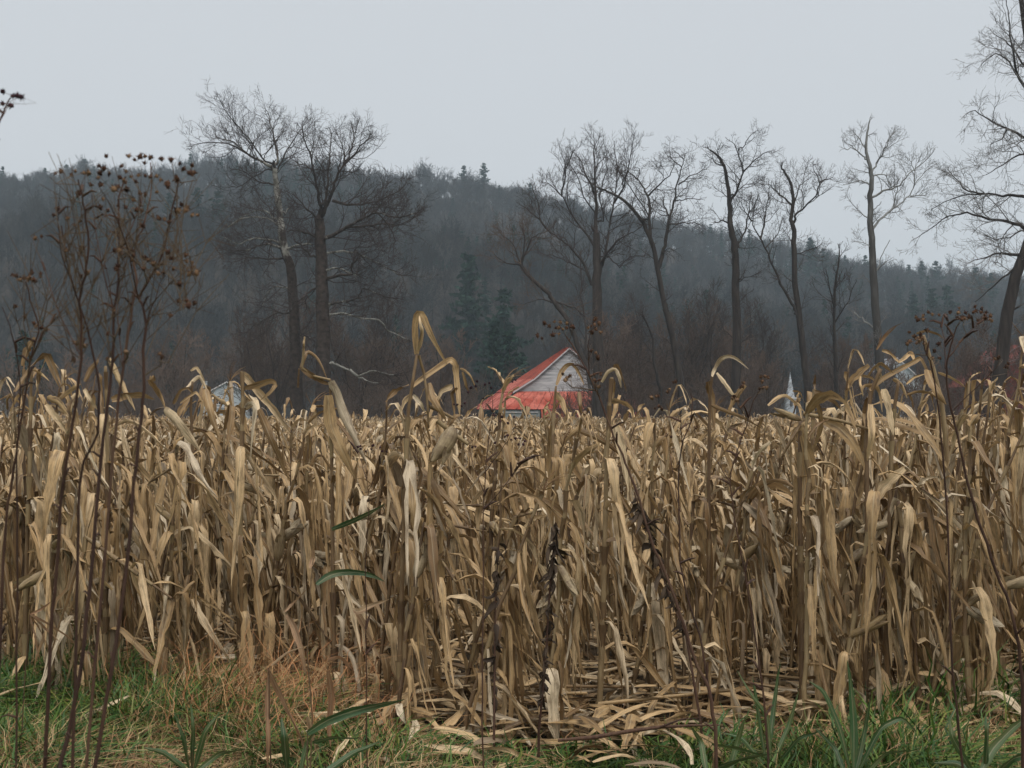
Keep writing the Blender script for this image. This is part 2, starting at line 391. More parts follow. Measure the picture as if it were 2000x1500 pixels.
def hero_tree(name, label, D, base, limbs, mat_trunk, mat_twig, group, kid_len=2.2, dens=1.1, wander=0.3, up=0.15, kids=(6, 4), ratio=0.52, white=0.0, start=0.12, rmin=0.0115, ang=(0.5, 1.05), category='tree', droop=0.0):
    """A tree whose main limbs follow the photo; everything finer grows from them. limbs: (photo points, width there at the start, width at the end, twigs from this limb 0-1, whiteness)."""
    bx = P(base[0], base[1], D)
    gy_ = gz(D) if D < 190 else float(hill_h(bx[0], D))
    org = np.array([bx[0], D, gy_])
    root = thing(name, label, category, tuple(org), group)
    tr, cr = MB(), MB()
    mpp = D / F
    for li, (pts, w0, w1, tw, wh) in enumerate(limbs):
        # every limb wanders towards or away from the viewer as far as it strays sideways
        slope = nrs.uniform(-0.85, 0.85) if li else 0.0
        if li:      # a limb that leaves the trunk starts inside it
            tx = np.interp(-pts[0][1], [-b for a, b in limbs[0][0]], [a for a, b in limbs[0][0]])
            if 3 < abs(tx - pts[0][0]) < 24: pts = [(tx, pts[0][1] + 4)] + list(pts)
        P0 = np.array([P(a, b, D) for a, b in pts]) - org
        if li == 0: P0[0, 2] = -0.3
        else:
            base_off = hero_off(offs, pts[0])
            seg = np.concatenate([[0], np.cumsum(np.linalg.norm(np.diff(P0, axis=0), axis=1))])
            P0[:, 1] += base_off + slope * seg * 0.75 + 0.35 * np.sin(seg * 0.9 + li) * np.minimum(seg / 3, 1)
        if li == 0: offs = []
        offs += [((a, b), y) for (a, b), y in zip(pts, P0[:, 1])]
        # finer polyline with a little crookedness
        n = max(4, len(pts) * 3)
        s = np.linspace(0, len(pts) - 1, n)
        fine = np.stack([np.interp(s, np.arange(len(pts)), P0[:, c]) for c in range(3)], 1)
        jit = nrs.normal(size=fine.shape) * mpp * (1.0 if li else 0.6); jit[0] = 0
        fine += jit
        if li and tw > 0.3: fine = fine[:max(3, int(round(n * 0.90)))]; n = len(fine)
        # a limb that starts inside another keeps its first point
        if li: w0, w1 = w0 * 0.85, w1 * 0.75
        rad = (w1 + (w0 - w1) * np.linspace(1, 0, n) ** (1.0 if li == 0 else 1.5)) * 0.5 * mpp
        if li == 0: rad[:3] *= np.array([1.5, 1.2, 1.08])
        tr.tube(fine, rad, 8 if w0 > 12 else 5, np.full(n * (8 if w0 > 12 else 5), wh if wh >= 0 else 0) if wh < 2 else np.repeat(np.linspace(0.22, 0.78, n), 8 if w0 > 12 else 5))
        if tw <= 0: continue
        seglen = np.linalg.norm(np.diff(fine, axis=0), axis=1); tot = seglen.sum(); cum = np.concatenate([[0], np.cumsum(seglen)])
        m = int(tot * dens * tw) + 2
        for j in range(m):
            t = start + (1 - start) * (j + nrs.rand()) / m
            i = min(np.searchsorted(cum, t * tot) - 1, n - 2); i = max(i, 0)
            c = fine[i] + (fine[i + 1] - fine[i]) * np.clip((t * tot - cum[i]) / (seglen[i] + 1e-6), 0, 1)
            dc = deviate(unit(fine[i + 1] - fine[i]), ang[0] + (ang[1] - ang[0]) * nrs.rand())
            L = kid_len * (0.55 + 0.8 * nrs.rand()) * (1.2 - 0.62 * t)
            grow(cr, c, dc, L, max(min(rad[i] * 0.55, 0.05), rmin), 1, wander, up, (0,) + kids, ratio, ang, rmin, tint=wh if 0 <= wh <= 1 else 0.6, droop=droop)
        # the limb's own tip goes on as a spray
        for _ in range(2):
            grow(cr, fine[-1], deviate(unit(fine[-1] - fine[-2]), 0.55 * nrs.rand() + 0.1), kid_len * 0.26, max(rad[-1] * 0.8, rmin), 1, wander, up, (0,) + kids, ratio, ang, rmin, tint=0.4, droop=droop)
    tr.build('trunk', mat_trunk, root)
    cr.build('crown', mat_twig, root)
    return root
def hero_off(offs, p):
    return min(offs, key=lambda o: (o[0][0] - p[0]) ** 2 + (o[0][1] - p[1]) ** 2)[1]

def Z(pts, ox, oy, k=0.3): return [(ox + k * a, oy + k * b) for a, b in pts]
z2 = lambda *p: Z(p, 350, 150)
z3 = lambda *p: Z(p, 900, 200)
z4 = lambda *p: Z(p, 1400, 200)
z6 = lambda *p: Z(p, 500, 550)
z8 = lambda *p: Z(p, 1400, 550)
def mist_pale_bark():  # mist and backlight painted into the bark, paler where tint is higher
    k = NT('bark_mist_top')
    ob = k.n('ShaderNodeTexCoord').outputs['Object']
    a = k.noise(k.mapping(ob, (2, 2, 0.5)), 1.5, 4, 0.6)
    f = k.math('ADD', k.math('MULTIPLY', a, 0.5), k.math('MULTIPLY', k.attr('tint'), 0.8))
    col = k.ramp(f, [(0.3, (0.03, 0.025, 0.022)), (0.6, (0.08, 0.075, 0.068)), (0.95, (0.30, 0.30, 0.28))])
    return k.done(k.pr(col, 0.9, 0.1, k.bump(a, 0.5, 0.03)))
M['bark_mist_top'] = mist_pale_bark()
M['twig_mist_pale'] = simple('twig_mist_pale', [(0.3, (0.15, 0.14, 0.13)), (0.7, (0.27, 0.26, 0.25))], 2, 0.9, 0.1, (1, 1, 1), 0, 0.2)  # misty, backlit paleness of the crowns put into the twig colour
SB, DB, TW = M['sycamore_bark'], M['bark_dark'], M['twig']

TREES = 'tall bare trees along the far edge of the cornfield'
hero_tree('sycamore_tree', 'bare sycamore with pale white upper limbs, leaning over to the white house side', 113, (582, 800), [
    ([(582,800),(578,700),(575,620),(572,560),(568,520),(556,490),(551,460),(548,430),(543,390),(539,360),(536,330)], 24, 10, 0.25, 2),
    (z2((620,600),(560,560),(450,500),(330,400),(240,375),(150,320)), 9, 2.5, 1, 0.55),
    (z2((640,560),(620,430),(560,240),(530,150)), 8, 2, 1, 0.45),
    (z2((450,500),(330,440),(200,430),(80,460)), 4.5, 2, 1, 0.4),
    (z2((640,600),(700,480),(790,330),(820,270)), 6, 2, 1, 0.4),
    (z2((560,560),(480,420),(390,330),(330,200)), 5, 2, 1, 0.35),
    (z2((660,920),(610,920),(560,860),(480,850),(370,890),(290,990)), 7, 2, 0.9, 0.95),
    (z2((650,960),(560,915),(420,930),(310,1010)), 6, 2, 0.9, 0.9),
    (z2((680,1090),(600,1065),(500,1050),(400,1100),(250,1020)), 7, 2, 0.9, 0.8),
    (z2((680,1120),(560,1090),(440,1150),(280,1130)), 7, 2, 1, 0.55),
    (z2((700,1130),(760,1105),(830,1095),(890,1100)), 7, 4, 0.7, 0.75),
    (z2((700,1180),(600,1190),(480,1180),(330,1230)), 6, 2, 1, 0.35),
    ([(574,565),(560,561),(530,556),(512,572),(500,600)], 5, 2, 0.8, 0.95),
    ([(575,610),(540,612),(505,632),(470,660)], 5, 2, 1, 0.4),
    (z2((650,860),(690,880),(710,840)), 5, 2.5, 0.6, 0.9),
    (z2((630,700),(530,690),(430,620),(320,600)), 5, 2, 1, 0.3),
    (z2((570,600),(480,640),(380,700),(300,690)), 4, 2, 1, 0.3),
    ([(575,640),(600,655),(622,670)], 4, 2, 1, 0.4),
], SB, TW, TREES, kid_len=3.3, dens=1.9, wander=0.42, up=0.08, kids=(6, 5))

hero_tree('sycamore_tree', 'bare dark-trunked sycamore beside the white-limbed one, long level boughs towards the barn', 108, (632, 800), [
    ([(632,800),(632,700),(631,620),(628,560),(627,500),(625,460),(625,426)], 32, 19, 0.1, 0.12),
    (z2((920,910),(920,820),(910,700),(890,560),(860,470),(840,330)), 10, 3, 1, 0.25),
    (z2((930,900),(970,820),(1010,740),(1040,640),(1100,560),(1160,490),(1230,430),(1280,370)), 13, 3, 1, 0.3),
    (z2((960,830),(975,700),(980,560),(990,430),(985,300)), 8, 2.5, 1, 0.25),
    (z2((1040,640),(1090,540),(1110,480),(1120,380),(1110,280)), 6, 2, 1, 0.25),
    (z2((940,1060),(1000,1040),(1100,990),(1210,940),(1310,915),(1450,960),(1560,940),(1640,850)), 13, 3, 0.9, 0.4),
    (z2((1100,990),(1220,985),(1330,970),(1440,980),(1600,900)), 7, 2.5, 1, 0.3),
    (z2((1000,810),(1100,830),(1210,820),(1320,790),(1450,700),(1480,640)), 8, 2, 1, 0.3),
    (z2((920,940),(870,890),(800,830),(740,770)), 8, 3, 1, 0.15),
    (z2((940,1150),(1050,1130),(1180,1150),(1300,1210),(1440,1290),(1550,1240)), 9, 2.5, 0.9, 0.55),
    (z2((960,1320),(1060,1300),(1140,1300),(1135,1240),(1165,1185)), 10, 5, 0.5, 0.3),
    (z2((960,1260),(1000,1245),(1090,1260),(1170,1300)), 8, 4, 0.5, 0.8),
    (z6((475,150),(560,130),(660,105),(700,40),(820,90),(1000,130)), 8, 3, 0.8, 0.5),
    (z6((475,210),(560,205),(680,240),(810,250),(840,310),(960,360),(1030,390)), 8, 3, 0.7, 0.75),
    (z6((480,530),(520,540),(620,580),(680,625),(760,580),(880,610),(950,600)), 10, 3, 0.7, 0.98),
    (z6((620,580),(680,625),(740,650),(850,670)), 6, 2, 0.6, 0.9),
    ([(627,560),(606,566),(588,585),(562,598)], 7, 3, 0.9, 0.2),
    ([(627,500),(608,502),(590,480),(575,470)], 7, 4, 0.7, 0.2),
    ([(626,470),(606,458),(580,452),(560,455)], 6, 2.5, 1, 0.3),
    (z2((1210,940),(1250,870),(1330,850),(1420,860)), 5, 2, 1, 0.3),
    (z2((1310,915),(1400,1010),(1430,1090),(1420,1150)), 4, 2, 0.9, 0.3),
], SB, TW, TREES, kid_len=3.3, dens=1.9, wander=0.42, up=0.08, kids=(6, 5))

hero_tree('broad_tree', 'broad bare tree with many upright stems, standing behind the barn roof', 122, (1172, 800), [
    ([(1172,800),(1168,700),(1166,620),(1166,540),(1165,480),(1165,455)], 25, 13, 0.1, 0),
    (z3((880,850),(885,650),(870,560),(830,460),(790,330),(740,260)), 10, 2.5, 1, 0),
    (z3((882,640),(880,430),(870,300),(900,190)), 7, 2, 1, 0),
    (z3((910,1080),(950,960),(970,800),(1000,650),(1020,480),(1010,330),(1010,200)), 11, 2, 1, 0),
    (z3((1000,650),(1060,560),(1090,400),(1110,250)), 6, 2, 1, 0),
    (z3((880,940),(850,900),(740,740),(660,600),(580,510),(500,470)), 8, 2, 1, 0),
    (z3((660,600),(690,430),(740,290)), 5, 2, 1, 0),
    (z3((850,1180),(800,1030),(720,930),(640,870),(560,800),(520,740),(400,650),(330,600)), 9, 2, 1, 0),
    (z3((560,800),(520,740),(500,600),(450,520)), 5, 2, 1, 0),
    (z3((890,1070),(1000,920),(1100,870),(1200,800)), 7, 2, 1, 0),
    ([(1150,760),(1148,640),(1143,560),(1142,500),(1140,450)], 8, 4, 0.6, 0),
    (z3((960,1000),(1030,1080),(1090,1010),(1200,1010)), 4, 2, 1, 0),
    (z3((800,1080),(700,1040),(600,1000),(520,1010)), 4, 2, 1, 0),
    (z3((870,700),(800,600),(760,480),(690,400)), 5, 2, 1, 0),
    (z3((940,760),(900,600),(950,450),(960,330)), 5, 2, 1, 0),
], M['bark_brown'], TW, TREES, kid_len=2.9, dens=1.6, wander=0.32, up=0.14, kids=(6, 5))

hero_tree('leaning_tree', 'bare tree slanting up and away over the barn gable', 119, (1180, 800), [
    ([(1180,800),(1160,750),(1130,680),(1110,626),(1080,587),(1071,572),(1032,539),(1017,518)], 12, 7, 0.3, 0),
    (z3((390,1060),(300,1040),(180,960)), 5, 2, 1, 0),
    (z3((400,1040),(460,890),(560,840)), 5, 2, 1, 0),
    (z3((390,1060),(350,930),(280,850),(220,770)), 5, 2, 1, 0),
    (z3((400,1060),(420,900),(390,800)), 4, 2, 1, 0),
    (z3((570,1290),(480,1290),(380,1330)), 5, 2, 0.9, 0),
    (z3((600,1290),(740,1340),(830,1420)), 5, 3, 0.9, 0),
], M['bark_brown'], M['twig_red'], TREES, kid_len=2.8, dens=1.5, wander=0.35, up=0.12, kids=(6, 5))

hero_tree('forked_tree', 'bare dark tree of two crossing stems forming a narrow V', 118, (1332, 800), [
    ([(1336,800),(1332,766),(1317,670),(1302,610),(1299,599),(1284,524),(1275,476),(1254,431),(1233,404),(1212,386),(1188,375),(1167,365)], 15, 3, 0.4, 0),
    (z3((1281,1082),(1312,1000),(1330,920),(1350,780),(1390,640),(1410,540),(1440,420),(1450,370),(1510,310)), 12, 2, 0.8, 0),
    ([(1290,790),(1290,766),(1278,718),(1272,652),(1248,604)], 11, 5, 0.5, 0),
    (z3((1390,640),(1440,630),(1600,620)), 4, 2, 1, 0),
    (z3((1420,530),(1500,480),(1590,430)), 4, 2, 1, 0),
    (z3((1450,370),(1400,310)), 3, 2, 1, 0),
    (z3((1350,740),(1310,620)), 5, 3, 0.8, 0),
    (z3((1250,940),(1240,900),(1240,600),(1220,520),(1180,450),(1200,380),(1160,330)), 10, 2, 0.8, 0),
    (z3((1240,580),(1300,520),(1370,460),(1400,380)), 5, 2, 1, 0),
    (z3((1230,760),(1150,640),(1060,520),(1040,480)), 5, 2, 1, 0),
    (z3((1350,800),(1440,790),(1560,810)), 4, 2, 1, 0),
    (z3((1180,450),(1120,400),(1100,330)), 4, 2, 1, 0),
    (z3((1440,420),(1380,360),(1340,330)), 3, 2, 1, 0),
], DB, TW, TREES, kid_len=2.5, dens=1.4, wander=0.30, up=0.04, kids=(6, 5), ang=(0.6, 1.2))

hero_tree('straight_tree', 'bare dark tree with a straight black trunk forking high up', 116, (1437, 800), [
    ([(1435,800),(1437,740),(1440,650),(1437,560),(1437,500),(1434,470),(1426,440),(1425,392),(1422,368),(1416,326),(1404,305),(1386,293)], 20, 3, 0.35, 0),
    (z3((1800,960),(1810,920),(1870,830),(1900,700),(1910,620),(1950,520)), 8, 2.5, 1, 0),
    (z3((1755,650),(1800,570),(1830,460),(1800,320),(1740,230)), 7, 2, 1, 0),
    (z3((1830,460),(1900,390),(1980,340)), 4, 2, 1, 0),
    (z3((1790,590),(1850,530),(1950,500)), 4, 2, 1, 0),
    (z3((1765,810),(1700,770),(1660,790)), 5, 3, 0.8, 0),
    (z3((1720,420),(1660,400),(1610,340)), 4, 2, 1, 0),
    (z3((1790,1180),(1850,1140),(1950,1120)), 3, 2, 1, 0),
    (z3((1800,320),(1840,290),(1870,230)), 3, 2, 1, 0),
], DB, TW, TREES, kid_len=2.5, dens=1.4, wander=0.30, up=0.04, kids=(6, 5), ang=(0.6, 1.2))

hero_tree('twin_tree', 'bare tree with two trunks joined low down, standing just beyond the white steeple', 117, (1578, 800), [
    ([(1580,800),(1576,750),(1570,690),(1565,650),(1553,560),(1551,485),(1551,449),(1544,428),(1550,395),(1544,356),(1532,335),(1526,326)], 16, 3, 0.35, 0),
    (z4((505,780),(510,740),(560,690),(630,620),(640,540),(620,480),(580,420)), 8, 2, 1, 0),
    (z4((640,540),(700,515),(760,500)), 4, 2, 1, 0),
    (z4((500,660),(540,540),(600,490)), 4, 2, 1, 0),
    (z4((500,690),(430,620),(360,570),(330,530)), 6, 2, 1, 0),
    (z4((510,1370),(500,1330),(420,1190),(340,1030),(270,900),(220,780),(240,650),(270,540)), 10, 2.5, 0.6, 0),
    (z4((270,900),(310,780),(330,640),(350,520)), 5, 2, 1, 0),
    (z4((220,780),(170,720),(130,660)), 4, 2, 1, 0),
    (z4((300,960),(400,850),(440,740)), 3, 2, 1, 0),
    (z4((515,990),(600,960),(680,930)), 4, 2, 0.8, 0),
], DB, TW, TREES, kid_len=2.6, dens=1.35, wander=0.28, up=0.12, kids=(6, 5), ang=(0.5, 1.1))

hero_tree('slender_tree', 'slim bare tree, a single thin upright stem beyond the steeple', 121, (1634, 800), [
    ([(1634,800),(1632,700),(1630,650),(1630,560),(1637,524),(1640,488)], 9, 2.5, 1, 0),
    ([(1630,600),(1612,560),(1600,530)], 4, 2, 1, 0),
    ([(1631,630),(1650,590),(1662,550)], 4, 2, 1, 0),
], DB, TW, TREES, kid_len=2.2, dens=1.2, wander=0.22, up=0.2, kids=(6, 4))

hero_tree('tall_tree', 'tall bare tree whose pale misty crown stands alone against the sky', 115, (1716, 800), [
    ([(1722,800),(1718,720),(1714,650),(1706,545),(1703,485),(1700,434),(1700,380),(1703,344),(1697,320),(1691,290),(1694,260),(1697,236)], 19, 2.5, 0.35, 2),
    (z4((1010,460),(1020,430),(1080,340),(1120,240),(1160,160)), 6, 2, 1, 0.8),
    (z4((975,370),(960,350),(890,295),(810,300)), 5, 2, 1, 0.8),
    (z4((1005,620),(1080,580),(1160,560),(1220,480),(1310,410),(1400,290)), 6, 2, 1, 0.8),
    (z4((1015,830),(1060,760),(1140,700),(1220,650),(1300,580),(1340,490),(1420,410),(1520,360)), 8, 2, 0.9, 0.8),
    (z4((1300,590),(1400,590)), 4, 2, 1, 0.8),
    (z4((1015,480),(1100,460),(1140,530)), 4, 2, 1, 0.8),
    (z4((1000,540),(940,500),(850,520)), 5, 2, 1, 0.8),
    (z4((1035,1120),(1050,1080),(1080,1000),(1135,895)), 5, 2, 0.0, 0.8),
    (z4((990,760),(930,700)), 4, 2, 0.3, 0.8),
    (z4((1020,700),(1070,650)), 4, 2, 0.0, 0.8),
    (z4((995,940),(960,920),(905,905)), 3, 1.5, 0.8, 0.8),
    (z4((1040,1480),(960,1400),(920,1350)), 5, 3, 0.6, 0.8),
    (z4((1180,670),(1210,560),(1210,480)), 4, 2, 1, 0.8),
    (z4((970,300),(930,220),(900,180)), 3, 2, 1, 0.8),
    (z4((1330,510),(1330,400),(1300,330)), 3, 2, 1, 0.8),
], M['bark_mist_top'], M['twig_mist_pale'], TREES, kid_len=2.0, dens=1.4, wander=0.3, up=0.08, kids=(6, 4), rmin=0.012)

hero_tree('large_tree', 'huge spreading bare tree leaning out beside the dark red barn', 86, (1945, 800), [
    ([(1940,810),(1946,766),(1958,700),(1964,625),(1982,545),(2000,500),(2020,430),(2030,330),(2025,230),(2014,120),(1996,20),(1990,-60)], 29, 8, 0.3, 0),
    (z4((2000,990),(1840,980),(1720,1020),(1600,1050)), 9, 2, 1, 0),
    (z4((2040,850),(1990,780),(1840,745),(1700,690),(1600,700),(1480,790),(1390,870)), 11, 2, 1, 0),
    (z4((2080,640),(2000,600),(1900,590),(1800,570),(1680,570),(1560,610),(1460,680)), 10, 2, 1, 0),
    (z4((1800,570),(1680,540),(1660,480),(1600,380)), 5, 2, 1, 0),
    (z4((2090,330),(1990,230),(1860,190),(1700,140),(1580,100),(1450,180)), 10, 2, 1, 0),
    (z4((1860,190),(1820,260),(1700,320)), 5, 2, 1, 0),
    ([(2022,200),(1980,150),(1960,100),(1950,40),(1945,5)], 9, 2, 1, 0),
    ([(2018,150),(1990,90),(1975,70),(1960,50)], 6, 2, 1, 0),
    ([(1980,150),(1962,120),(1935,110),(1905,135)], 5, 2, 1, 0),
    ([(2028,300),(1997,300),(1960,320),(1930,340)], 7, 2, 1, 0),
    ([(1996,510),(1960,540),(1930,570),(1900,600)], 7, 2, 0.8, 0),
    ([(2010,470),(2050,400),(2110,330),(2160,300)], 10, 3, 1, 0),
    ([(2030,330),(2080,250),(2120,160),(2130,80)], 10, 3, 1, 0),
    ([(2000,500),(2060,480),(2130,440)], 10, 3, 1, 0),
    (z4((1990,830),(1900,880),(1800,900),(1700,850)), 5, 2, 1, 0),
    ([(1965,620),(1990,600),(2040,570)], 8, 3, 1, 0),
    (z8((1870,620),(1930,450),(1980,300)), 7, 3, 0.8, 0),
], DB, M['twig_mist_pale'], TREES, kid_len=2.6, dens=1.3, wander=0.36, up=0.05, kids=(6, 5), droop=0.06, rmin=0.011)

# --- smaller bare trees that make the brown woods behind: one of each kind, then copies
def wild_proto(name, h, stems, mat_b, mat_t, kl, lean=0.1, spread=0.35):
    root = thing(name, 'x', 'tree')
    tr, cr = MB(), MB()
    for s in range(stems):
        d = unit(np.array([nrs.uniform(-1, 1) * (lean if stems == 1 else spread), nrs.uniform(-1, 1) * (lean if stems == 1 else spread), 1]))
        L = h * nrs.uniform(0.7, 0.95); n = 9; pts = [np.array([0, 0, -0.3])]; q = pts[0]
        for i in range(n):
            d = unit(d + rvec() * 0.10 + UP * 0.06); q = q + d * L / n; pts.append(q)
        pts = np.array(pts); r0 = 0.011 * h / (1 if stems == 1 else 1.5)
        rad = np.linspace(r0, 0.03, n + 1); tr.tube(pts, rad, 6)
        m = int(h * 1.7)
        for j in range(m):
            t = 0.2 + 0.8 * (j + nrs.rand()) / m; i = min(int(t * n), n - 1); f = t * n - i
            c = pts[i] * (1 - f) + pts[i + 1] * f
            grow(cr, c, deviate(unit(pts[i + 1] - pts[i]), nrs.uniform(0.45, 1.1)), kl * (1.25 - 0.6 * t) * nrs.uniform(0.6, 1.3), max(rad[i] * 0.45, 0.022), 1, 0.28, 0.14, (0, 6, 5), 0.55, (0.4, 1.0), 0.019)
    tr.build('trunk', mat_b, root); cr.build('crown', mat_t, root)
    return root
def copy_tree(o):
    r = o.copy(); COL.objects.link(r)
    for ch in o.children:
        c = ch.copy(); COL.objects.link(c); c.parent = r
    return r
def landmark(px):
    for x, t in ((70, 'at the west end of the wood'), (330, 'behind the tall brown seed-head weed'), (400, 'on the west side of the white house'), (520, 'behind the white house'), (600, 'behind the white-limbed sycamore'), (690, 'behind the dark sycamore trunk'),
                 (800, 'between the dark sycamore and the folded corn leaf'), (900, 'above the tallest folded corn leaf'), (1010, 'on the west side of the barn'), (1110, 'behind the barn gable'), (1200, 'behind the broad many-stemmed tree'), (1280, 'close before the V-shaped tree'), (1345, 'behind the V-shaped tree'),
                 (1400, 'between the V-shaped and the straight black tree'), (1470, 'behind the straight black trunk'), (1530, 'on the west side of the steeple'), (1600, 'behind the steeple'), (1680, 'beside the slim single-stemmed tree'), (1760, 'behind the tall misty-crowned tree'),
                 (1850, 'behind the pale house'), (1930, 'behind the drooping seed heads'), (9999, 'behind the huge leaning tree')):
        if px < x: return t
protos = [wild_proto('woodland_tree', 13, 1, DB, M['twig_red'], 3.0), wild_proto('woodland_tree', 15, 1, M['bark_brown'], TW, 3.4),
          wild_proto('woodland_tree', 11, 3, M['bark_brown'], M['twig_red'], 2.6), wild_proto('woodland_tree', 9, 4, M['bark_brown'], M['twig_red'], 2.4, spread=0.5),
          wild_proto('woodland_tree', 16, 2, DB, TW, 3.2, spread=0.2), wild_proto('woodland_tree', 12, 2, DB, M['twig_red'], 3.0)]
desc = ['thin', 'lanky', 'three-stemmed', 'low bushy', 'tall twin-stemmed', 'twiggy']
spots = []
for px, D, kind, s in [
    # photo x, distance, kind, size
    (20,150,5,.8),(70,165,0,.8),(130,150,3,1),(190,170,2,.9),(260,150,3,.9),(310,165,5,.8),(350,155,2,1),(385,240,0,1.3),(430,245,2,1.5),(500,150,3,.6),(472,255,1,1.5),(515,160,3,1.3),(540,150,5,1.0),(498,132,5,1.15),(528,138,2,1.3),(555,130,1,.95),(352,140,3,1.2),(455,262,5,1.6),(705,150,2,1.3),(745,140,4,.95),(812,142,5,1.0),(848,138,2,1.1),
    (598,165,2,1.1),(660,150,5,.9),(690,135,0,.95),(728,140,0,1.1),(765,150,2,1.0),(800,160,5,.9),(835,150,3,1.1),(870,170,0,.8),(905,165,3,.9),(930,190,1,.7),(985,175,1,.75),(1040,180,2,.8),
    (1095,165,4,.8),(1130,158,2,1.1),(1190,135,3,1.3),(1205,150,2,1.2),(1232,128,5,1.0),(1252,140,4,.95),(1282,150,2,1.2),(1310,140,3,1.3),(1345,150,5,1.15),(1368,135,4,.95),(1395,145,2,1.25),(1415,160,4,1.05),
    (1462,140,2,1.2),(1478,155,4,1.1),(1490,150,1,.95),(1492,135,3,.9),(1530,290,5,1.7),(1560,300,1,1.6),(1600,140,5,.85),(1612,160,0,.9),(1655,150,3,1.1),(1672,140,5,.7),(1690,130,3,1.0),(1735,135,5,.8),(1762,150,2,.75),
    (1795,160,3,1.0),(1830,150,2,.7),(1862,140,3,1.1),(1890,150,2,.9),(1910,125,5,.85),(1932,112,3,1.1),(1968,150,2,.9),(2005,150,5,1.0),(2030,120,2,1.1),(2070,130,5,1.1),(-40,160,2,1),(-90,150,5,1)]:
    spots.append((px, D, kind, s))
used = set(); seen_lab = {}; wild = []
for px, D, kd, s in spots:
    o = protos[kd] if kd not in used else copy_tree(protos[kd]); used.add(kd)
    b = P(px, 800, D)
    o.location = (b[0], D, gz(D) if D < 190 else max(-1.6, float(hill_h(b[0], D)) - 0.3)); o.rotation_euler = (0, 0, rnd.uniform(0, 6.28)); o.scale = (s, s, s * rnd.uniform(0.92, 1.08))
    lab = f'{desc[kd]} bare brown tree {landmark(px)}'
    o['label'] = lab; o['px'] = px; wild.append(o); o['group'] = 'small bare trees ' + landmark(px); seen_lab[lab] = seen_lab.get(lab, 0) + 1

def split_same(objs):
    """Things that would share a description are told apart by their place in the line, west to east."""
    by = {}
    for o in objs: by.setdefault(o['label'], []).append(o)
    for lab, v in by.items():
        if len(v) > 1:
            v.sort(key=lambda o: o['px'])
            for o, w in zip(v, {2: ['western one', 'eastern one'], 3: ['western one', 'middle one', 'eastern one']}.get(len(v), ['westmost', 'second from west', 'third from west', 'fourth from west', 'fifth from west'])): o['label'] = lab + ', ' + w
    for o in objs: del o['px']
split_same(wild)
# --- brush at the field's far edge: a tangle nobody could count
br = MB()
for i in range(1100):
    px = nrs.choice([nrs.uniform(-60, 420), nrs.uniform(640, 930), nrs.uniform(1150, 1560), nrs.uniform(1560, 2060), nrs.uniform(1150, 2060)])
    if 1498 < px < 1590 or 375 < px < 482: continue
    if px > 1935 and nrs.rand() < 0.75: continue
    D = nrs.uniform(119, 150) if px > 1160 else nrs.uniform(126, 160)
    b = P(px, 800, D); b[2] = gz(D) - 0.1
    h = nrs.uniform(1.6, 5.5) * (1.25 if 1160 < px < 1560 else 1.0)
    grow(br, b, unit(np.array([nrs.normal() * 0.35, nrs.normal() * 0.35, 1])), h, 0.035, 1, 0.25, 0.12, (0, 7, 4), 0.5, (0.35, 0.9), 0.017, tint=nrs.rand())
for i in range(60):      # brush crowding the east half of the barn
    b = P(nrs.uniform(1090, 1190), 800, nrs.uniform(134, 146)); b[2] = gz(b[1]) - 0.1
    grow(br, b, unit(np.array([nrs.normal() * 0.35, nrs.normal() * 0.35, 1])), nrs.uniform(1.8, 4.2), 0.035, 1, 0.25, 0.1, (0, 7, 4), 0.5, (0.35, 0.9), 0.017, tint=nrs.rand())
stuff(br.build('undergrowth', M['twig_red']))
# ------------------------------------------------------------------ the wooded hill
def scatter(name, pts, rot, scl, idx, variants, mat):
    """One object: points carrying rotation, size and kind, each drawn as one of the variant meshes."""
    vcol = bpy.data.collections.new(name + '_kinds')
    for i, me in enumerate(variants):
        vcol.objects.link(bpy.data.objects.new(f'{name}_kind_{i:02d}', me))
    me = bpy.data.meshes.new(name)
    me.vertices.add(len(pts)); me.vertices.foreach_set('co', np.asarray(pts, np.float32).ravel())
    a = me.attributes.new('turn', 'FLOAT_VECTOR', 'POINT'); a.data.foreach_set('vector', np.asarray(rot, np.float32).ravel())
    a = me.attributes.new('size', 'FLOAT_VECTOR', 'POINT'); a.data.foreach_set('vector', np.asarray(scl, np.float32).ravel())
    a = me.attributes.new('which', 'INT', 'POINT'); a.data.foreach_set('value', np.asarray(idx, np.int32))
    o = link(name, me); o['kind'] = 'stuff'
    ng = bpy.data.node_groups.new(name, 'GeometryNodeTree')
    ng.interface.new_socket('Geometry', in_out='INPUT', socket_type='NodeSocketGeometry')
    ng.interface.new_socket('Geometry', in_out='OUTPUT', socket_type='NodeSocketGeometry')
    N = ng.nodes.new; L = ng.links.new
    gi, go = N('NodeGroupInput'), N('NodeGroupOutput')
    ip = N('GeometryNodeInstanceOnPoints'); ci = N('GeometryNodeCollectionInfo')
    ci.inputs['Collection'].default_value = vcol
    ci.inputs['Separate Children'].default_value = True; ci.inputs['Reset Children'].default_value = True
    def at(nm, ty):
        x = N('GeometryNodeInputNamedAttribute'); x.data_type = ty; x.inputs['Name'].default_value = nm
        return x.outputs['Attribute']
    er = N('FunctionNodeEulerToRotation'); L(at('turn', 'FLOAT_VECTOR'), er.inputs[0])
    L(gi.outputs[0], ip.inputs['Points']); L(ci.outputs[0], ip.inputs['Instance'])
    ip.inputs['Pick Instance'].default_value = True
    L(at('which', 'INT'), ip.inputs['Instance Index'])
    L(er.outputs[0], ip.inputs['Rotation']); L(at('size', 'FLOAT_VECTOR'), ip.inputs['Scale'])
    L(ip.outputs[0], go.inputs[0])
    md = o.modifiers.new('scatter', 'NODES'); md.node_group = ng
    return o

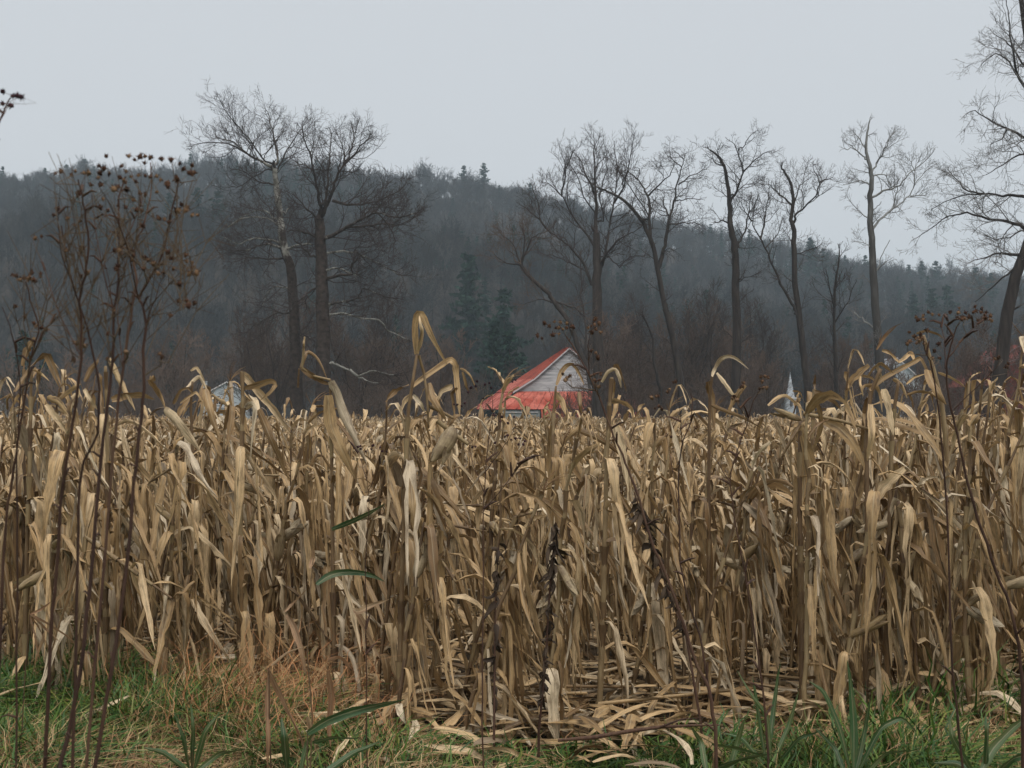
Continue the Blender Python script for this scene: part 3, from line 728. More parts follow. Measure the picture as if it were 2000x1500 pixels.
def far_bare(h, spread, tw):
    """Leafless broadleaf: a bare pole that breaks into a fan of limbs under a rounded, twiggy top."""
    m = MB(); n = 4; fork = nrs.uniform(0.42, 0.62)
    d = np.array([0, 0, 1.0]); q = np.array([0, 0, -0.5]); pts = [q]
    for i in range(n):
        d = unit(d + rvec() * 0.05); q = q + d * h * fork / n; pts.append(q)
    pts = np.array(pts); m.tube(pts, np.linspace(0.19, 0.12, n + 1), 4)
    for j in range(5):
        dl = deviate(np.array([0, 0, 1.0]), nrs.uniform(0.12, 0.62)); L = h * (1 - fork) * nrs.uniform(0.7, 0.95)
        grow(m, pts[-1 - (j > 2)], dl, L, 0.10, 0, 0.16, 0.06, (8, 5, 3), 0.46, (0.35, 1.0), 0.036, (4, 3, 3, 3))
    return m
def conifer(h, w, tiers, ragged=0.35, mt=None, mc=None):
    """White pine / hemlock: whorls of boughs carrying flat sprays of needles, ragged outline, gaps between the whorls."""
    tr, cr = MB(), MB()
    tr.tube(np.array([[0, 0, -0.5], [0.05, 0, h * 0.5], [0, 0.04, h]]), np.array([0.24, 0.15, 0.03]) * h / 18, 5)
    for t in range(tiers):
        f = (t + nrs.rand() * 0.6) / tiers
        z0 = h * (0.16 + 0.84 * f); rr = w * (1 - f) ** 0.8 * (1 if f > 0.12 else 0.7) + 0.25
        nb = int(5 + 3 * (1 - f)); a0 = nrs.rand() * 6.28
        for b in range(nb):
            z = z0 + nrs.normal() * 0.33 * h / tiers * (1 - 0.6 * f); a = a0 + b * 6.283 / nb + nrs.normal() * 0.4; L = rr * (1 - ragged + 2 * ragged * nrs.rand())
            d = np.array([math.cos(a), math.sin(a), nrs.uniform(-0.2, 0.45)])
            ns = max(3, int(L * 2.2))
            for s in range(ns):
                g = (s + 0.6 + 0.4 * nrs.rand()) / ns
                c = np.array([0, 0, z]) + d * L * g
                sz = (0.55 + 0.35 * nrs.rand()) * (1.15 - 0.5 * g) * max(0.6, w / 3.2)
                for _ in range(2):
                    u = unit(rvec()); v = unit(np.cross(u, rvec())); u = u * sz; v = v * sz * 0.42
                    u[2] *= 0.85
                    cr.add([c - u - v * .2, c + v, c + u + v * .1, c - v], [[0, 1, 2, 3]], tint=nrs.rand())
    return tr, cr
fmats = [M['far_bark'], M['needles']]
kinds = [far_bare(nrs.uniform(14, 20), nrs.uniform(2.6, 4.0), 18).mesh('far_tree', M['far_bark']) for _ in range(8)]
ftr = []
for i in range(3):
    tr, cr = conifer(16 + 2 * i, 3.0, 14, 0.5)
    n0 = cr.n
    m = MB(); m.v = cr.v + tr.v; m.q = cr.q + [x + n0 for x in tr.q]; m.uv = cr.uv + tr.uv; m.ti = cr.ti + tr.ti; m.n = cr.n + tr.n
    kinds.append(m.mesh('far_pine', M['needles']))
pts, rot, scl, idx = [], [], [], []
def tree_at(x, y, i, s):
    pts.append((x, y, float(hill_h(x, y)) - 0.2)); rot.append((nrs.normal() * 0.03, nrs.normal() * 0.03, nrs.rand() * 6.28)); idx.append(i)
    scl.append((s * nrs.uniform(0.85, 1.15),) * 2 + (s,))
N_T = 0
y = 274.0
while y < 815:
    step = 5.2 if y < 440 else 6.2
    half = 0.53 * y + 25
    for x in np.arange(-half, half, step):
        xx, yy = x + nrs.uniform(-2.6, 2.6), y + nrs.uniform(-2.6, 2.6)
        pat = math.sin(xx * 0.021 + 1.3) * math.sin(yy * 0.017 + 0.4) + 0.6 * math.sin(xx * 0.05 + yy * 0.03)
        con = nrs.rand() < (0.34 if pat > 0.62 else 0.03) and yy < 715
        if yy < 272: continue
        tree_at(xx, yy, nrs.randint(8, 11) if con else nrs.randint(0, 8), nrs.uniform(0.62, 1.0) * (1 + 0.14 * math.sin(xx * 0.09 + yy * 0.05) + 0.1 * math.sin(xx * 0.23)))
    y += step
wood = scatter('hillside_woods', pts, rot, scl, idx, kinds, None)
wood['label'] = 'dense leafless wood covering the hill, fading into mist'; wood['category'] = 'woods'

# --- pines that stand out from the wood
pp = []
for i, (h, w, ti) in enumerate([(21, 4.3, 15), (17, 3.9, 13), (23, 4.6, 16)]):
    r = thing('pine_tree', 'x', 'tree', group='x')
    tr, cr = conifer(h, w, ti, 0.5)
    tr.build('trunk', M['bark_dark'], r); cr.build('crown', M['needles'], r)
    pp.append((r, h))
usedp = set()
PINES = [ # photo x, photo y of the top, distance, kind, label
    (945, 316, 742, 0, 'dark pine rising alone above the ridge line over the barn'),
    (906, 322, 745, 1, 'lower dark pine on the ridge just west of the lone one'),
    (165, 309, 745, 1, 'dark ridge pine poking up behind the seed-head weed, the taller of two'),
    (130, 320, 747, 1, 'dark ridge pine poking up behind the seed-head weed, the lower of two'),
    (88, 326, 745, 0, 'broad dark pine on the ridge above the west end of the field'),
    (1582, 462, 620, 2, 'dark pine on the falling ridge behind the two-trunk tree'),
    (1608, 484, 640, 1, 'small dark pine next below the one behind the two-trunk tree'),
    (1690, 497, 700, 1, 'dark pine on the low ridge close behind the tall misty tree'),
    (1655, 505, 690, 0, 'dark pine on the low ridge between the slim tree and the tall misty tree'),
    (1775, 515, 700, 2, 'dark pine on the low ridge, first east of the tall misty tree'),
    (1800, 508, 705, 0, 'dark pine on the low ridge, second east of the tall misty tree'),
    (1828, 508, 690, 1, 'spiky dark pine on the low ridge, third east of the tall misty tree'),
    (1905, 520, 640, 2, 'dark pine behind the boughs of the huge leaning tree'),
    (1935, 530, 600, 0, 'dark pine tight behind the trunk of the huge leaning tree'),
    (255, 382, 422, 1, 'dark green hillside pine behind the top of the seed-head weed'),
    (330, 374, 424, 2, 'dark green hillside pine between the seed-head weed and the sycamore'),
    (385, 362, 426, 0, 'tall dark green hillside pine just west of the sycamore crown'),
    (425, 370, 424, 1, 'dark green hillside pine half behind the sycamore crown'),
    (285, 388, 420, 0, 'small dark green hillside pine behind the seed-head weed'),
    (915, 490, 300, 2, 'dark green pine low on the slope above the barn, the tallest of its clump'),
    (985, 560, 270, 1, 'short dark green pine in the clump right above the barn roof'),
    (885, 385, 610, 2, 'dark green pine on the upper slope above the tall folded corn leaf'),
    (1820, 560, 420, 2, 'dark green pine low behind the drooping seed heads'),
    (1785, 570, 410, 0, 'small dark green pine low behind the pale house'),
    (1850, 555, 430, 1, 'bluish pine on the slope behind the seed-head weed stem'),
    (45, 640, 205, 2, 'dark green fir at the foot of the slope at the west end'),
    (90, 690, 200, 1, 'low dark green fir behind the west end of the corn'),
    (995, 640, 200, 1, 'dark green fir directly behind the barn eave'),
    (965, 620, 205, 0, 'dark green fir on the west side of the barn')]
for px, py, D, kd, lab in PINES:
    src, h = pp[kd]
    o = src if kd not in usedp else copy_tree(src); usedp.add(kd)
    t = P(px, py, D); g = float(hill_h(t[0], D)); s = (t[2] - g) / h
    if s > 1.5: s = 1.5; g = t[2] - h * s
    s = max(s, 0.35)
    o.location = (t[0], D, g - 0.3); o.rotation_euler = (0, 0, rnd.uniform(0, 6.28)); o.scale = (max(s, 0.55) ,) * 2 + (s,)
    o['label'] = lab; o['group'] = 'dark evergreens on and below the wooded hill'
# ------------------------------------------------------------------ buildings beyond the field
def paint(name, a, b, scale=0.5, rough=0.6, spec=0.3, stretch=(1, 1, 1)):
    return simple(name, [(0.35, a), (0.65, b)], scale, rough, spec, stretch, 0, 0.15)
def roof_metal(name, fresh, faded):
    """Painted sheet metal: faded broadly, repainted in patches, streaked with rust down the slope, each sheet a little different."""
    k = NT(name)
    pos = k.n('ShaderNodeTexCoord').outputs['Object']
    oi = k.n('ShaderNodeObjectInfo').outputs['Random']
    big = k.math('ADD', k.noise(pos, 0.22, 3, 0.5), k.math('MULTIPLY', k.math('SUBTRACT', oi, 0.5), 0.12))
    col = k.mix(k.ramp(big, [(0.41, (0, 0, 0)), (0.50, (1, 1, 1))]), fresh, faded)
    st = k.noise(k.mapping(pos, (5.0, 1.2, 0.35)), 1.0, 5, 0.65)
    col = k.mix(k.ramp(st, [(0.50, (0, 0, 0)), (0.72, (0.75, 0.75, 0.75))]), col, (0.13, 0.05, 0.03))
    fine = k.noise(pos, 4.0, 4, 0.6)
    col = k.mix(1.0, col, k.ramp(fine, [(0.3, (0.75, 0.72, 0.7)), (0.7, (1.08, 1.06, 1.05))]), 'MULTIPLY')
    return k.done(k.pr(col, 0.62, 0.25, k.bump(fine, 0.2, 0.02)))
M['roof_red'] = roof_metal('roof_red', (0.30, 0.045, 0.022), (0.43, 0.075, 0.036))
M['roof_faded'] = roof_metal('roof_faded', (0.40, 0.062, 0.032), (0.60, 0.17, 0.12))
M['siding'] = paint('siding', (0.38, 0.39, 0.40), (0.76, 0.75, 0.74), 1.3, 0.7, 0.2, (0.4, 1, 3))
M['trim'] = paint('trim', (0.6, 0.56, 0.55), (0.72, 0.68, 0.66))
M['wall_grey'] = paint('wall_grey', (0.30, 0.33, 0.33), (0.42, 0.44, 0.42), 0.8)
M['wall_pale'] = paint('wall_pale', (0.42, 0.46, 0.48), (0.52, 0.55, 0.56), 0.8)
M['slate'] = paint('slate', (0.06, 0.055, 0.055), (0.11, 0.10, 0.10), 2.0)
M['barn_red'] = paint('barn_red', (0.15, 0.034, 0.027), (0.23, 0.065, 0.05), 0.8, 0.8, 0.1, (3, 1, 0.3))
M['glass'] = paint('glass', (0.012, 0.014, 0.018), (0.02, 0.022, 0.026), 1.0, 0.12, 0.5)
M['plate'] = paint('plate', (0.40, 0.42, 0.45), (0.52, 0.54, 0.56), 1.0, 0.5, 0.4)

def prism(mb, poly, back, tint=0.0):
    """Outline poly (3D points, one plane) pulled along `back` into a solid."""
    p = np.array(poly, float); n = len(p); v = np.vstack([p, p + np.array(back)])
    c = p.mean(0)
    q = [[i, n + i, n + (i + 1) % n, (i + 1) % n] for i in range(n)]
    v = np.vstack([v, c, c + np.array(back)])
    t = [[2 * n, i, (i + 1) % n] for i in range(n)] + [[2 * n + 1, n + (i + 1) % n, n + i] for i in range(n)]
    mb.add(v, q, t, tint=tint)

# --- the barn
D, u = 150.0, 150.0 / F
bx = P(1112, 800, D)[0]; gB = gz(D)
z_ = lambda py: P(1112, py, D)[2] - gB
x_ = lambda px: (px - 1112) * u
barn = thing('barn', 'white clapboard barn with a red metal roof flaring out over low sheds', 'barn', (bx, D, gB))
zr, zk, ze, zs = z_(680), z_(741), z_(764), z_(799)
B = np.array([-2.1, 7.5, 0])
m = MB()   # clapboards, one course above the other, each leaning out over the one below
zz = ze - 0.1; course = 0.24
def half(z):
    return np.interp(z, [ze, zk, zr], [6.3, 4.0, 0.03])
while zz < zr - 0.05:
    z1 = min(zz + course, zr - 0.02); a, b = half(max(zz, ze)), half(z1)
    m.add([[-a, -0.035, zz], [a, -0.035, zz], [b, 0.0, z1], [-b, 0.0, z1], [-a, 0.02, zz], [a, 0.02, zz]], [[0, 1, 2, 3], [0, 4, 5, 1]], tint=nrs.rand() * 0.8)
    zz += course
m.build('siding', M['siding'], barn, flat=True)
m = MB(); prism(m, [(-6.2, 0.05, 0), (6.2, 0.05, 0), (6.2, 0.05, ze), (3.9, 0.05, zk), (0, 0.05, zr - 0.05), (-3.9, 0.05, zk), (-6.2, 0.05, ze)], (0, 0.2, 0))
m.build('wall', M['wall_grey'], barn, flat=True)
fr = np.array([0, -0.35, 0])
def strip_roof(name, a0, a1, b1, b0, n, mat, thick=0.09, seam=0.05):
    """A roof plane a0-a1 (upper edge) to b0-b1 (lower edge) laid from n metal panels, each turned up into a seam at one side."""
    a0, a1, b0, b1 = (np.array(v, float) for v in (a0, a1, b0, b1))
    for i in range(n):
        f, g = i / n, (i + 1) / n
        c = [a0 + (a1 - a0) * f, a0 + (a1 - a0) * (g - 0.004), b0 + (b1 - b0) * (g - 0.004), b0 + (b1 - b0) * f]
        mm = MB(); nn = np.cross(c[1] - c[0], c[3] - c[0]); nn /= np.linalg.norm(nn) + 1e-9
        if nn[2] < 0: nn = -nn
        lift = nn * nrs.uniform(0, 0.012)
        mm.slab([p + lift for p in c], thick)
        w0, w1 = (c[1] - c[0]) * 0.06, (c[2] - c[3]) * 0.06
        top = nn * seam
        mm.slab([c[0] + top, c[0] + w0 + top, c[3] + w1 + top, c[3] + top], seam + 0.02)
        mm.build('roof_panel', mat, barn, flat=True)
RID = np.array([0, 0, zr + 0.1]); RB = RID + B * 0.25
KL, KR = np.array([-4.25, 0, zk]), np.array([4.25, 0, zk])
EL, ER = np.array([-6.6, 0, ze - 0.05]), np.array([6.6, 0, ze - 0.05])
strip_roof('roof', RID + fr, RB, KL + B, KL + fr, 7, M['roof_red'])
strip_roof('roof', KL + fr + [0, 0, .06], KL + B + [0, 0, .06], EL + B, EL + fr, 7, M['roof_faded'])
strip_roof('roof', RID + fr, RB, KR + B, KR + fr, 7, M['roof_red'])
strip_roof('roof', KR + fr + [0, 0, .06], KR + B + [0, 0, .06], ER + B, ER + fr, 7, M['roof_faded'])
m = MB(); m.slab([RB, KL + B, KR + B], 0.1); m.build('roof_hip', M['roof_red'], barn, flat=True)
for s in (-1, 1):
    for a, b in ((RID, KL), (KL + [0, 0, .06], EL)):
        m = MB(); p, q = np.array([a[0] * 1, -0.43, a[2] - 0.02]), np.array([b[0], -0.43, b[2] - 0.02])
        p[0] *= -s; q[0] *= -s
        m.slab([p, q, q + [0, 0, -0.2], p + [0, 0, -0.2]], 0.05); m.build('rake_board', M['trim'], barn, flat=True)
# lean-to roofs round the foot of the gable
strip_roof('roof', (-5.9, -0.06, ze - 0.02), (6.2, -0.06, ze - 0.02), (9.6, -3.4, zs), (-8.7, -3.4, zs), 15, M['roof_faded'])
strip_roof('roof', (-6.6, 0, ze - 0.12), EL + B + [0, 0, -.08], np.array([-9.6, 0, zs]) + B, (-8.9, -3.4, zs - 0.02), 6, M['roof_faded'])
strip_roof('roof', (-3.4, -3.41, zs - 0.1), (9.0, -3.41, zs - 0.1), (9.0, -5.6, zs - 0.95), (-3.4, -5.6, zs - 0.95), 11, M['roof_red'])
m = MB(); m.box((-8.3, -3.2, -0.2), (-3.5, -2.9, zs - 0.12)); m.build('shed_wall', M['wall_grey'], barn, flat=True)
m = MB(); m.box((-8.2, -3.3, zs - 0.42), (-3.7, -3.2, zs - 0.3)); m.build('lintel', M['trim'], barn, flat=True)
m = MB(); m.box((-3.4, -5.3, -0.2), (8.8, -5.1, zs - 0.95)); m.build('shed_wall', M['barn_red'], barn, flat=True)
m = MB(); m.box((-8.3, -2.89, -0.2), (-8.1, 6.5, zs - 0.1)); m.build('shed_wall', M['wall_grey'], barn, flat=True)

def window(parent, x, y, z, w, h, panes, frame_mat):
    """Window in a wall that faces the camera (south); frame > pane, sill."""
    f = MB(); t = 0.07
    f.box((x - w/2 - t, y - 0.05, z - t), (x + w/2 + t, y + 0.02, z)); f.box((x - w/2 - t, y - 0.05, z + h), (x + w/2 + t, y + 0.02, z + h + t))
    for i in range(panes + 1):
        xx = x - w/2 + w * i / panes
        f.box((xx - t/2, y - 0.048, z), (xx + t/2, y + 0.018, z + h))
    fo = f.build('window', frame_mat, parent, flat=True)
    for i in range(panes):
        g = MB(); a = x - w/2 + w * i / panes + t/2; g.box((a, y - 0.02, z), (a + w/panes - t, y + 0.01, z + h)); g.build('pane', M['glass'], fo, flat=True)
    s = MB(); s.box((x - w/2 - 0.14, y - 0.12, z - t - 0.06), (x + w/2 + 0.14, y + 0.02, z - t - 0.001)); s.build('sill', frame_mat, fo, flat=True)
def gable_house(name, label, cat, D, px, half_w, eave, ridge, depth, wall, roof, trim, base=None, over=0.3, dz=0.0):
    g = gz(D) if base is None else base
    t = thing(name, label, cat, (P(px, 800, D)[0], D, g))
    m = MB(); prism(m, [(-half_w, 0, -1), (half_w, 0, -1), (half_w, 0, eave), (0, 0, ridge), (-half_w, 0, eave)], (0, depth, 0)); m.build('wall', wall, t, flat=True)
    sl = (ridge - eave) / half_w
    for s in (-1, 1):
        m = MB(); a = np.array([0, -over, ridge + 0.16]); b = np.array([s * (half_w + over), -over, eave - over * sl + 0.16]); d = np.array([0, depth + 2 * over, 0])
        m.slab([a, b, b + d, a + d], 0.14); m.build('roof', roof, t, flat=True)
        m = MB(); o = np.array([0, -0.03, 0.02]); m.slab([a + o, b + o, b + o + [0, 0, -0.2], a + o + [0, 0, -0.2]], 0.05); m.build('rake_board', trim, t, flat=True)
    return t
# --- white house with its chimney and triple window
D, u = 220.0, 220.0 / F; g = gz(D)
hz_ = lambda py: P(443, py, D)[2] - g
house = gable_house('white_house', 'small white house with a triple window, half hidden by corn leaves and twigs', 'house', D, 443, 3.7, hz_(770), hz_(747), 9, M['wall_pale'], M['slate'], M['trim'])
m = MB(); m.box((-4.15, -0.5, 0), (-3.45, 0.3, hz_(746))); m.box((-4.2, -0.55, hz_(746)), (-3.4, 0.35, hz_(744.5))); m.build('chimney', M['wall_pale'], house, flat=True)
window(house, -1.65, -0.02, hz_(789.5), 1.4, hz_(777) - hz_(789.5), 3, M['trim'])
m = MB(); m.box((-3.8, -0.12, hz_(797)), (3.8, -0.002, hz_(794.5))); m.build('skirt_board', M['trim'], house, flat=True)
# --- pale house behind the twigs
D = 230.0; g = gz(D); hz_ = lambda py: P(1765, py, D)[2] - g
ph = gable_house('pale_house', 'pale grey house glimpsed through bare twigs behind the tall corn clump', 'house', D, 1752, 4.6, hz_(745), hz_(700), 10, M['wall_pale'], M['plate'], M['trim'])
for wx in (-2.2, 1.6): window(ph, wx, -0.02, hz_(775), 1.0, 1.5, 2, M['trim'])
# --- the steeple
D = 260.0; g = gz(D); hz_ = lambda py: P(1543, py, D)[2] - g
st = thing('church_steeple', 'slim white pointed church steeple rising behind the far edge of the corn', 'steeple', (P(1543.5, 800, D)[0], D, g))
def frustum(mb, z0, w0, z1, w1):
    a, b = w0 / 2, w1 / 2
    mb.add([[-a,-a,z0],[a,-a,z0],[a,a,z0],[-a,a,z0],[-b,-b,z1],[b,-b,z1],[b,b,z1],[-b,b,z1]], [[0,1,5,4],[1,2,6,5],[2,3,7,6],[3,0,4,7],[4,5,6,7],[0,3,2,1]])
m = MB(); frustum(m, hz_(776), 1.5, hz_(733), 0.14); m.build('spire', M['plate'], st, flat=True)
m = MB(); m.box((-0.95, -0.95, -0.5), (0.95, 0.95, hz_(779))); m.build('tower', M['plate'], st, flat=True)
m = MB(); m.box((-1.08, -1.08, hz_(779)), (1.08, 1.08, hz_(776))); m.build('cornice', M['trim'], st, flat=True)
m = MB(); m.box((-0.3, -0.99, hz_(794)), (0.3, -0.951, hz_(783))); m.build('louvre', M['slate'], st, flat=True)
m = MB(); m.tube([(0, 0, hz_(733)), (0, 0, hz_(725))], [0.05, 0.03], 5); m.build('finial', M['plate'], st)
# --- dark red barn at the east edge
D = 128.0; g = gz(D); hz_ = lambda py: P(2020, py, D)[2] - g
rb = gable_house('red_barn', 'dark red weathered barn, only its roof slope in view', 'barn', D, 2022, 4.6, hz_(752), hz_(672), 12, M['barn_red'], M['barn_red'], M['barn_red'])
m = MB(); m.box((-1.2, -0.06, -0.5), (1.2, -0.001, 2.6)); m.build('door', M['bark_dark'], rb, flat=True)
# --- sheds
D = 205.0; g = gz(D)
sh = gable_house('shed', 'grey shed at the west end, just showing past the corn', 'shed', D, -4, 2.0, 2.6, 3.9, 5, M['wall_grey'], M['slate'], M['trim'])
window(sh, 0.6, -0.02, 1.2, 0.7, 0.8, 2, M['trim'])
# ------------------------------------------------------------------ corn
def leaf_strip(mb, L, W, kind, rs, n=11, k=5, tint=0.0, origin=(0, 0, 0), az=0.0, shred=False):
    """One dead corn blade in its own frame: leaves the stalk along +X, then folds over and hangs."""
    s = np.linspace(0, 1, n)
    if kind == 'hang':   e0, e1, sf, wf = rs.uniform(0.4, 1.2), -rs.uniform(1.34, 1.57), rs.uniform(0.06, 0.16), 0.08
    elif kind == 'fold': e0, e1, sf, wf = rs.uniform(0.8, 1.35), -rs.uniform(0.7, 1.35), rs.uniform(0.3, 0.5), 0.07
    elif kind == 'arch': e0, e1, sf, wf = rs.uniform(0.9, 1.3), -rs.uniform(0.6, 1.3), 0.4, 0.45
    elif kind == 'slant': e0, e1, sf, wf = rs.uniform(0.2, 0.8), -rs.uniform(0.6, 1.1), rs.uniform(0.08, 0.2), 0.15
    else:                e0, e1, sf, wf = rs.uniform(0.9, 1.4), rs.uniform(-0.2, 0.9), 0.5, 0.4     # broken short
    tt = np.clip((s - sf + wf) / (2 * wf), 0, 1)
    el = e0 + (e1 - e0) * tt * tt * (3 - 2 * tt)
    el = el + np.cumsum(rs.normal(size=n)) * 0.05
    a = np.cumsum(rs.normal(size=n)) * 0.09 + rs.normal() * 0.5 * s
    T = np.stack([np.cos(el) * np.cos(a), np.cos(el) * np.sin(a), np.sin(el)], 1)
    C = np.vstack([[0, 0, 0], np.cumsum((T[1:] + T[:-1]) * 0.5 * (L / (n - 1)), 0)])
    side = np.stack([-np.sin(a), np.cos(a), np.zeros(n)], 1)
    nor = np.cross(T, side)
    tw = rs.normal() * 1.3 * s + np.cumsum(rs.normal(size=n)) * 0.22
    if kind in ('hang', 'slant', 'fold'): tw = tw * smooth((s - 0.05) / 0.4) + 0.0
    c_, s_ = np.cos(tw)[:, None], np.sin(tw)[:, None]
    B_, N_ = side * c_ + nor * s_, nor * c_ - side * s_
    w = W * np.minimum(1, 0.55 + 2.2 * s) * np.maximum(1 - s ** rs.uniform(2.2, 4.0), 0.0) ** 0.75
    w = w * (1 + 0.15 * rs.normal(size=n)); w = np.maximum(w, W * 0.04)
    if kind == 'stub': w = np.maximum(w, W * rs.uniform(0.2, 0.7))
    uu = np.linspace(-1, 1, k)
    curl = np.clip(rs.uniform(0.1, 1.5) + np.cumsum(rs.normal(size=n)) * 0.22, 0.05, 2.3)[:, None]
    off = np.sin(uu[None] * curl) / curl * w[:, None] * 0.5
    dep = (1 - np.cos(uu[None] * curl)) / curl * w[:, None] * 0.5 * (1 if rs.rand() < 0.6 else -1)
    ruf = rs.normal(size=(n, k)) * W * 0.08 * np.abs(uu)[None] ** 2
    V = C[:, None] + B_[:, None] * off[..., None] + N_[:, None] * (dep + ruf)[..., None]
    uvv = np.stack([np.broadcast_to((uu * 0.5 + 0.5)[None], (n, k)), np.broadcast_to(s[:, None], (n, k)) * L / 0.7], -1)
    if shred and k == 5:       # split lengthwise: the two halves part and hang on their own
        amp = rs.uniform(0.03, 0.10) * np.maximum(s - rs.uniform(0.15, 0.45), 0) ** 1.2
        wob = np.cumsum(rs.normal(size=n)) * 0.008
        ofs = side * (amp * rs.choice([-1, 1]) + wob * (amp > 0))[:, None] + nor * (amp * rs.normal() * 0.8)[:, None] - np.array([0, 0, 1]) * (amp * rs.uniform(0, 1.5))[:, None]
        V = np.concatenate([V[:, :3], V[:, 2:] + ofs[:, None]], 1); uvv = np.concatenate([uvv[:, :3], uvv[:, 2:]], 1); k = 6
    V = V.reshape(-1, 3)
    ca, sa = math.cos(az), math.sin(az)
    V = np.stack([V[:, 0] * ca - V[:, 1] * sa, V[:, 0] * sa + V[:, 1] * ca, V[:, 2]], 1) + np.asarray(origin)
    i = np.arange(n - 1)[:, None] * k + np.arange(k - 1)[None]
    q = np.stack([i, i + 1, i + k + 1, i + k], -1)
    if shred and k == 6: q = q[:, [0, 1, 3, 4]]
    mb.add(V, q.reshape(-1, 4), None, uvv.reshape(-1, 2), tint)

def husk_mesh(mb, L, r, rs, k=9, tint=0.0, Mx=None, open_=0.25):
    """Ear in its papery husk: a fat spindle of overlapping wraps, frayed open at the tip."""
    n = 8; s = np.linspace(0, 1, n)
    rad = r * np.interp(s, [0, 0.12, 0.4, 0.75, 1], [0.45, 0.85, 1.0, 0.75, 0.18])
    ph = rs.uniform(0, 6.28)
    an = np.linspace(0, 2 * math.pi, k, endpoint=False)
    wob = 1 + 0.13 * np.sin(an[None] * 3 + ph + s[:, None] * 2) + 0.05 * rs.normal(size=(n, k))
    X = (rad[:, None] * wob) * np.cos(an)[None]; Y = (rad[:, None] * wob) * np.sin(an)[None]
    bend = 0.12 * L * s ** 2
    V = np.stack([X + bend[:, None], Y, np.broadcast_to(s[:, None] * L, X.shape)], -1).reshape(-1, 3)
    i = np.arange(n - 1)[:, None] * k; j = np.arange(k)[None]; jj = (j + 1) % k
    q = np.stack([i + j, i + jj, i + k + jj, i + k + j], -1).reshape(-1, 4)
    uv = np.stack([np.broadcast_to((np.arange(k) / k)[None] * 1.0, (n, k)), np.broadcast_to(s[:, None] * 0.5, (n, k))], -1).reshape(-1, 2)
    parts = [(V, q, uv)]
    for f in range(3):     # loose husk flags at the tip
        a = rs.uniform(0, 6.28); ln = L * rs.uniform(0.3, 0.6); t = np.linspace(0, 1, 5)
        d = np.array([math.cos(a), math.sin(a), 0]); sd = np.array([-math.sin(a), math.cos(a), 0])
        c = np.outer(r * (0.6 + open_ * 2.2 * t ** 1.5), d) + np.outer(L * 0.55 + ln * t * (1 - 0.4 * open_ * t), [0, 0, 1])
        wv = r * 0.9 * (1 - t ** 2) + 0.002
        v = np.stack([c - sd * wv[:, None], c + sd * wv[:, None]], 1).reshape(-1, 3)
        ii = np.arange(4) * 2
        parts.append((v, np.stack([ii, ii + 1, ii + 3, ii + 2], -1), np.stack([np.tile([0.2, 0.8], 5), np.repeat(t * 0.4, 2)], -1)))
    for v, q, uv in parts:
        if Mx is not None: v = v @ np.array(Mx.to_3x3()).T + np.array(Mx.to_translation())
        mb.add(v, q, None, uv, tint)

# pools of blades that the plants share
KINDS = ['hang'] * 9 + ['slant'] * 8 + ['fold'] * 3 + ['arch'] * 2 + ['stub'] * 3
prs = np.random.RandomState(41)
POOL = []
for i in range(120):
    kd = KINDS[i % len(KINDS)]
    L = {'hang': prs.uniform(0.55, 0.95), 'slant': prs.uniform(0.55, 0.9), 'fold': prs.uniform(0.4, 0.7), 'arch': prs.uniform(0.4, 0.65), 'stub': prs.uniform(0.12, 0.3)}[kd]
    m = MB(); leaf_strip(m, L, prs.uniform(0.034, 0.076), kd, prs, 12, 4 if kd == 'stub' else 5, shred=prs.rand() < 0.5)
    POOL.append((kd, m.mesh('leaf', M['corn_leaf'])))
BYK = {k_: [me for kk, me in POOL if kk == k_] for k_ in set(KINDS)}
HUSKS = []
for i in range(8):
    m = MB(); husk_mesh(m, prs.uniform(0.16, 0.24), prs.uniform(0.022, 0.03), prs, open_=prs.uniform(0.05, 0.5)); HUSKS.append(m.mesh('corn_ear', M['husk']))
TASS = []
for i in range(3):
    m = MB()
    for b in range(7):
        d = unit(np.array([prs.normal() * 0.4, prs.normal() * 0.4, 1])); L = prs.uniform(0.12, 0.24); t = np.linspace(0, 1, 5)[:, None]
        m.tube(d * L * t + np.array([0.05, 0, -0.06]) * t ** 2, [0.003, 0.003, 0.0025, 0.002, 0.001], 3, prs.rand())
    TASS.append(m.mesh('tassel', M['tassel']))

WIND = 0.0    # leaves stream towards +X (east)
def plan(H, rs):
    """Stalk line, nodes, and where leaves and ears sit."""
    n = max(6, int(H / 0.135)); s = np.linspace(0, 1, n + 1)
    lean = np.array([rs.normal() * 0.07 + 0.07, rs.normal() * 0.06]); cur = np.array([rs.normal() * 0.06 + 0.03, rs.normal() * 0.05])
    pts = np.stack([lean[0] * s * H + cur[0] * s ** 2 * H + 0.006 * rs.normal(size=n + 1), lean[1] * s * H + cur[1] * s ** 2 * H + 0.006 * rs.normal(size=n + 1), s * H], 1)
    pts[0] = (0, 0, -0.05)
    if rs.rand() < 0.45:        # snapped over near the top
        kx = rs.randint(int(n * 0.65), n - 1); dirn = np.array([rs.uniform(-0.3, 1), rs.normal() * 0.6, rs.uniform(-0.9, 0.3)]); dirn /= np.linalg.norm(dirn)
        for j in range(kx + 1, n + 1): pts[j] = pts[j - 1] + dirn * H / n
    rad = np.interp(s, [0, 0.5, 1], [0.0125, 0.0105, 0.006]) * rs.uniform(0.8, 1.15)
    return pts, rad
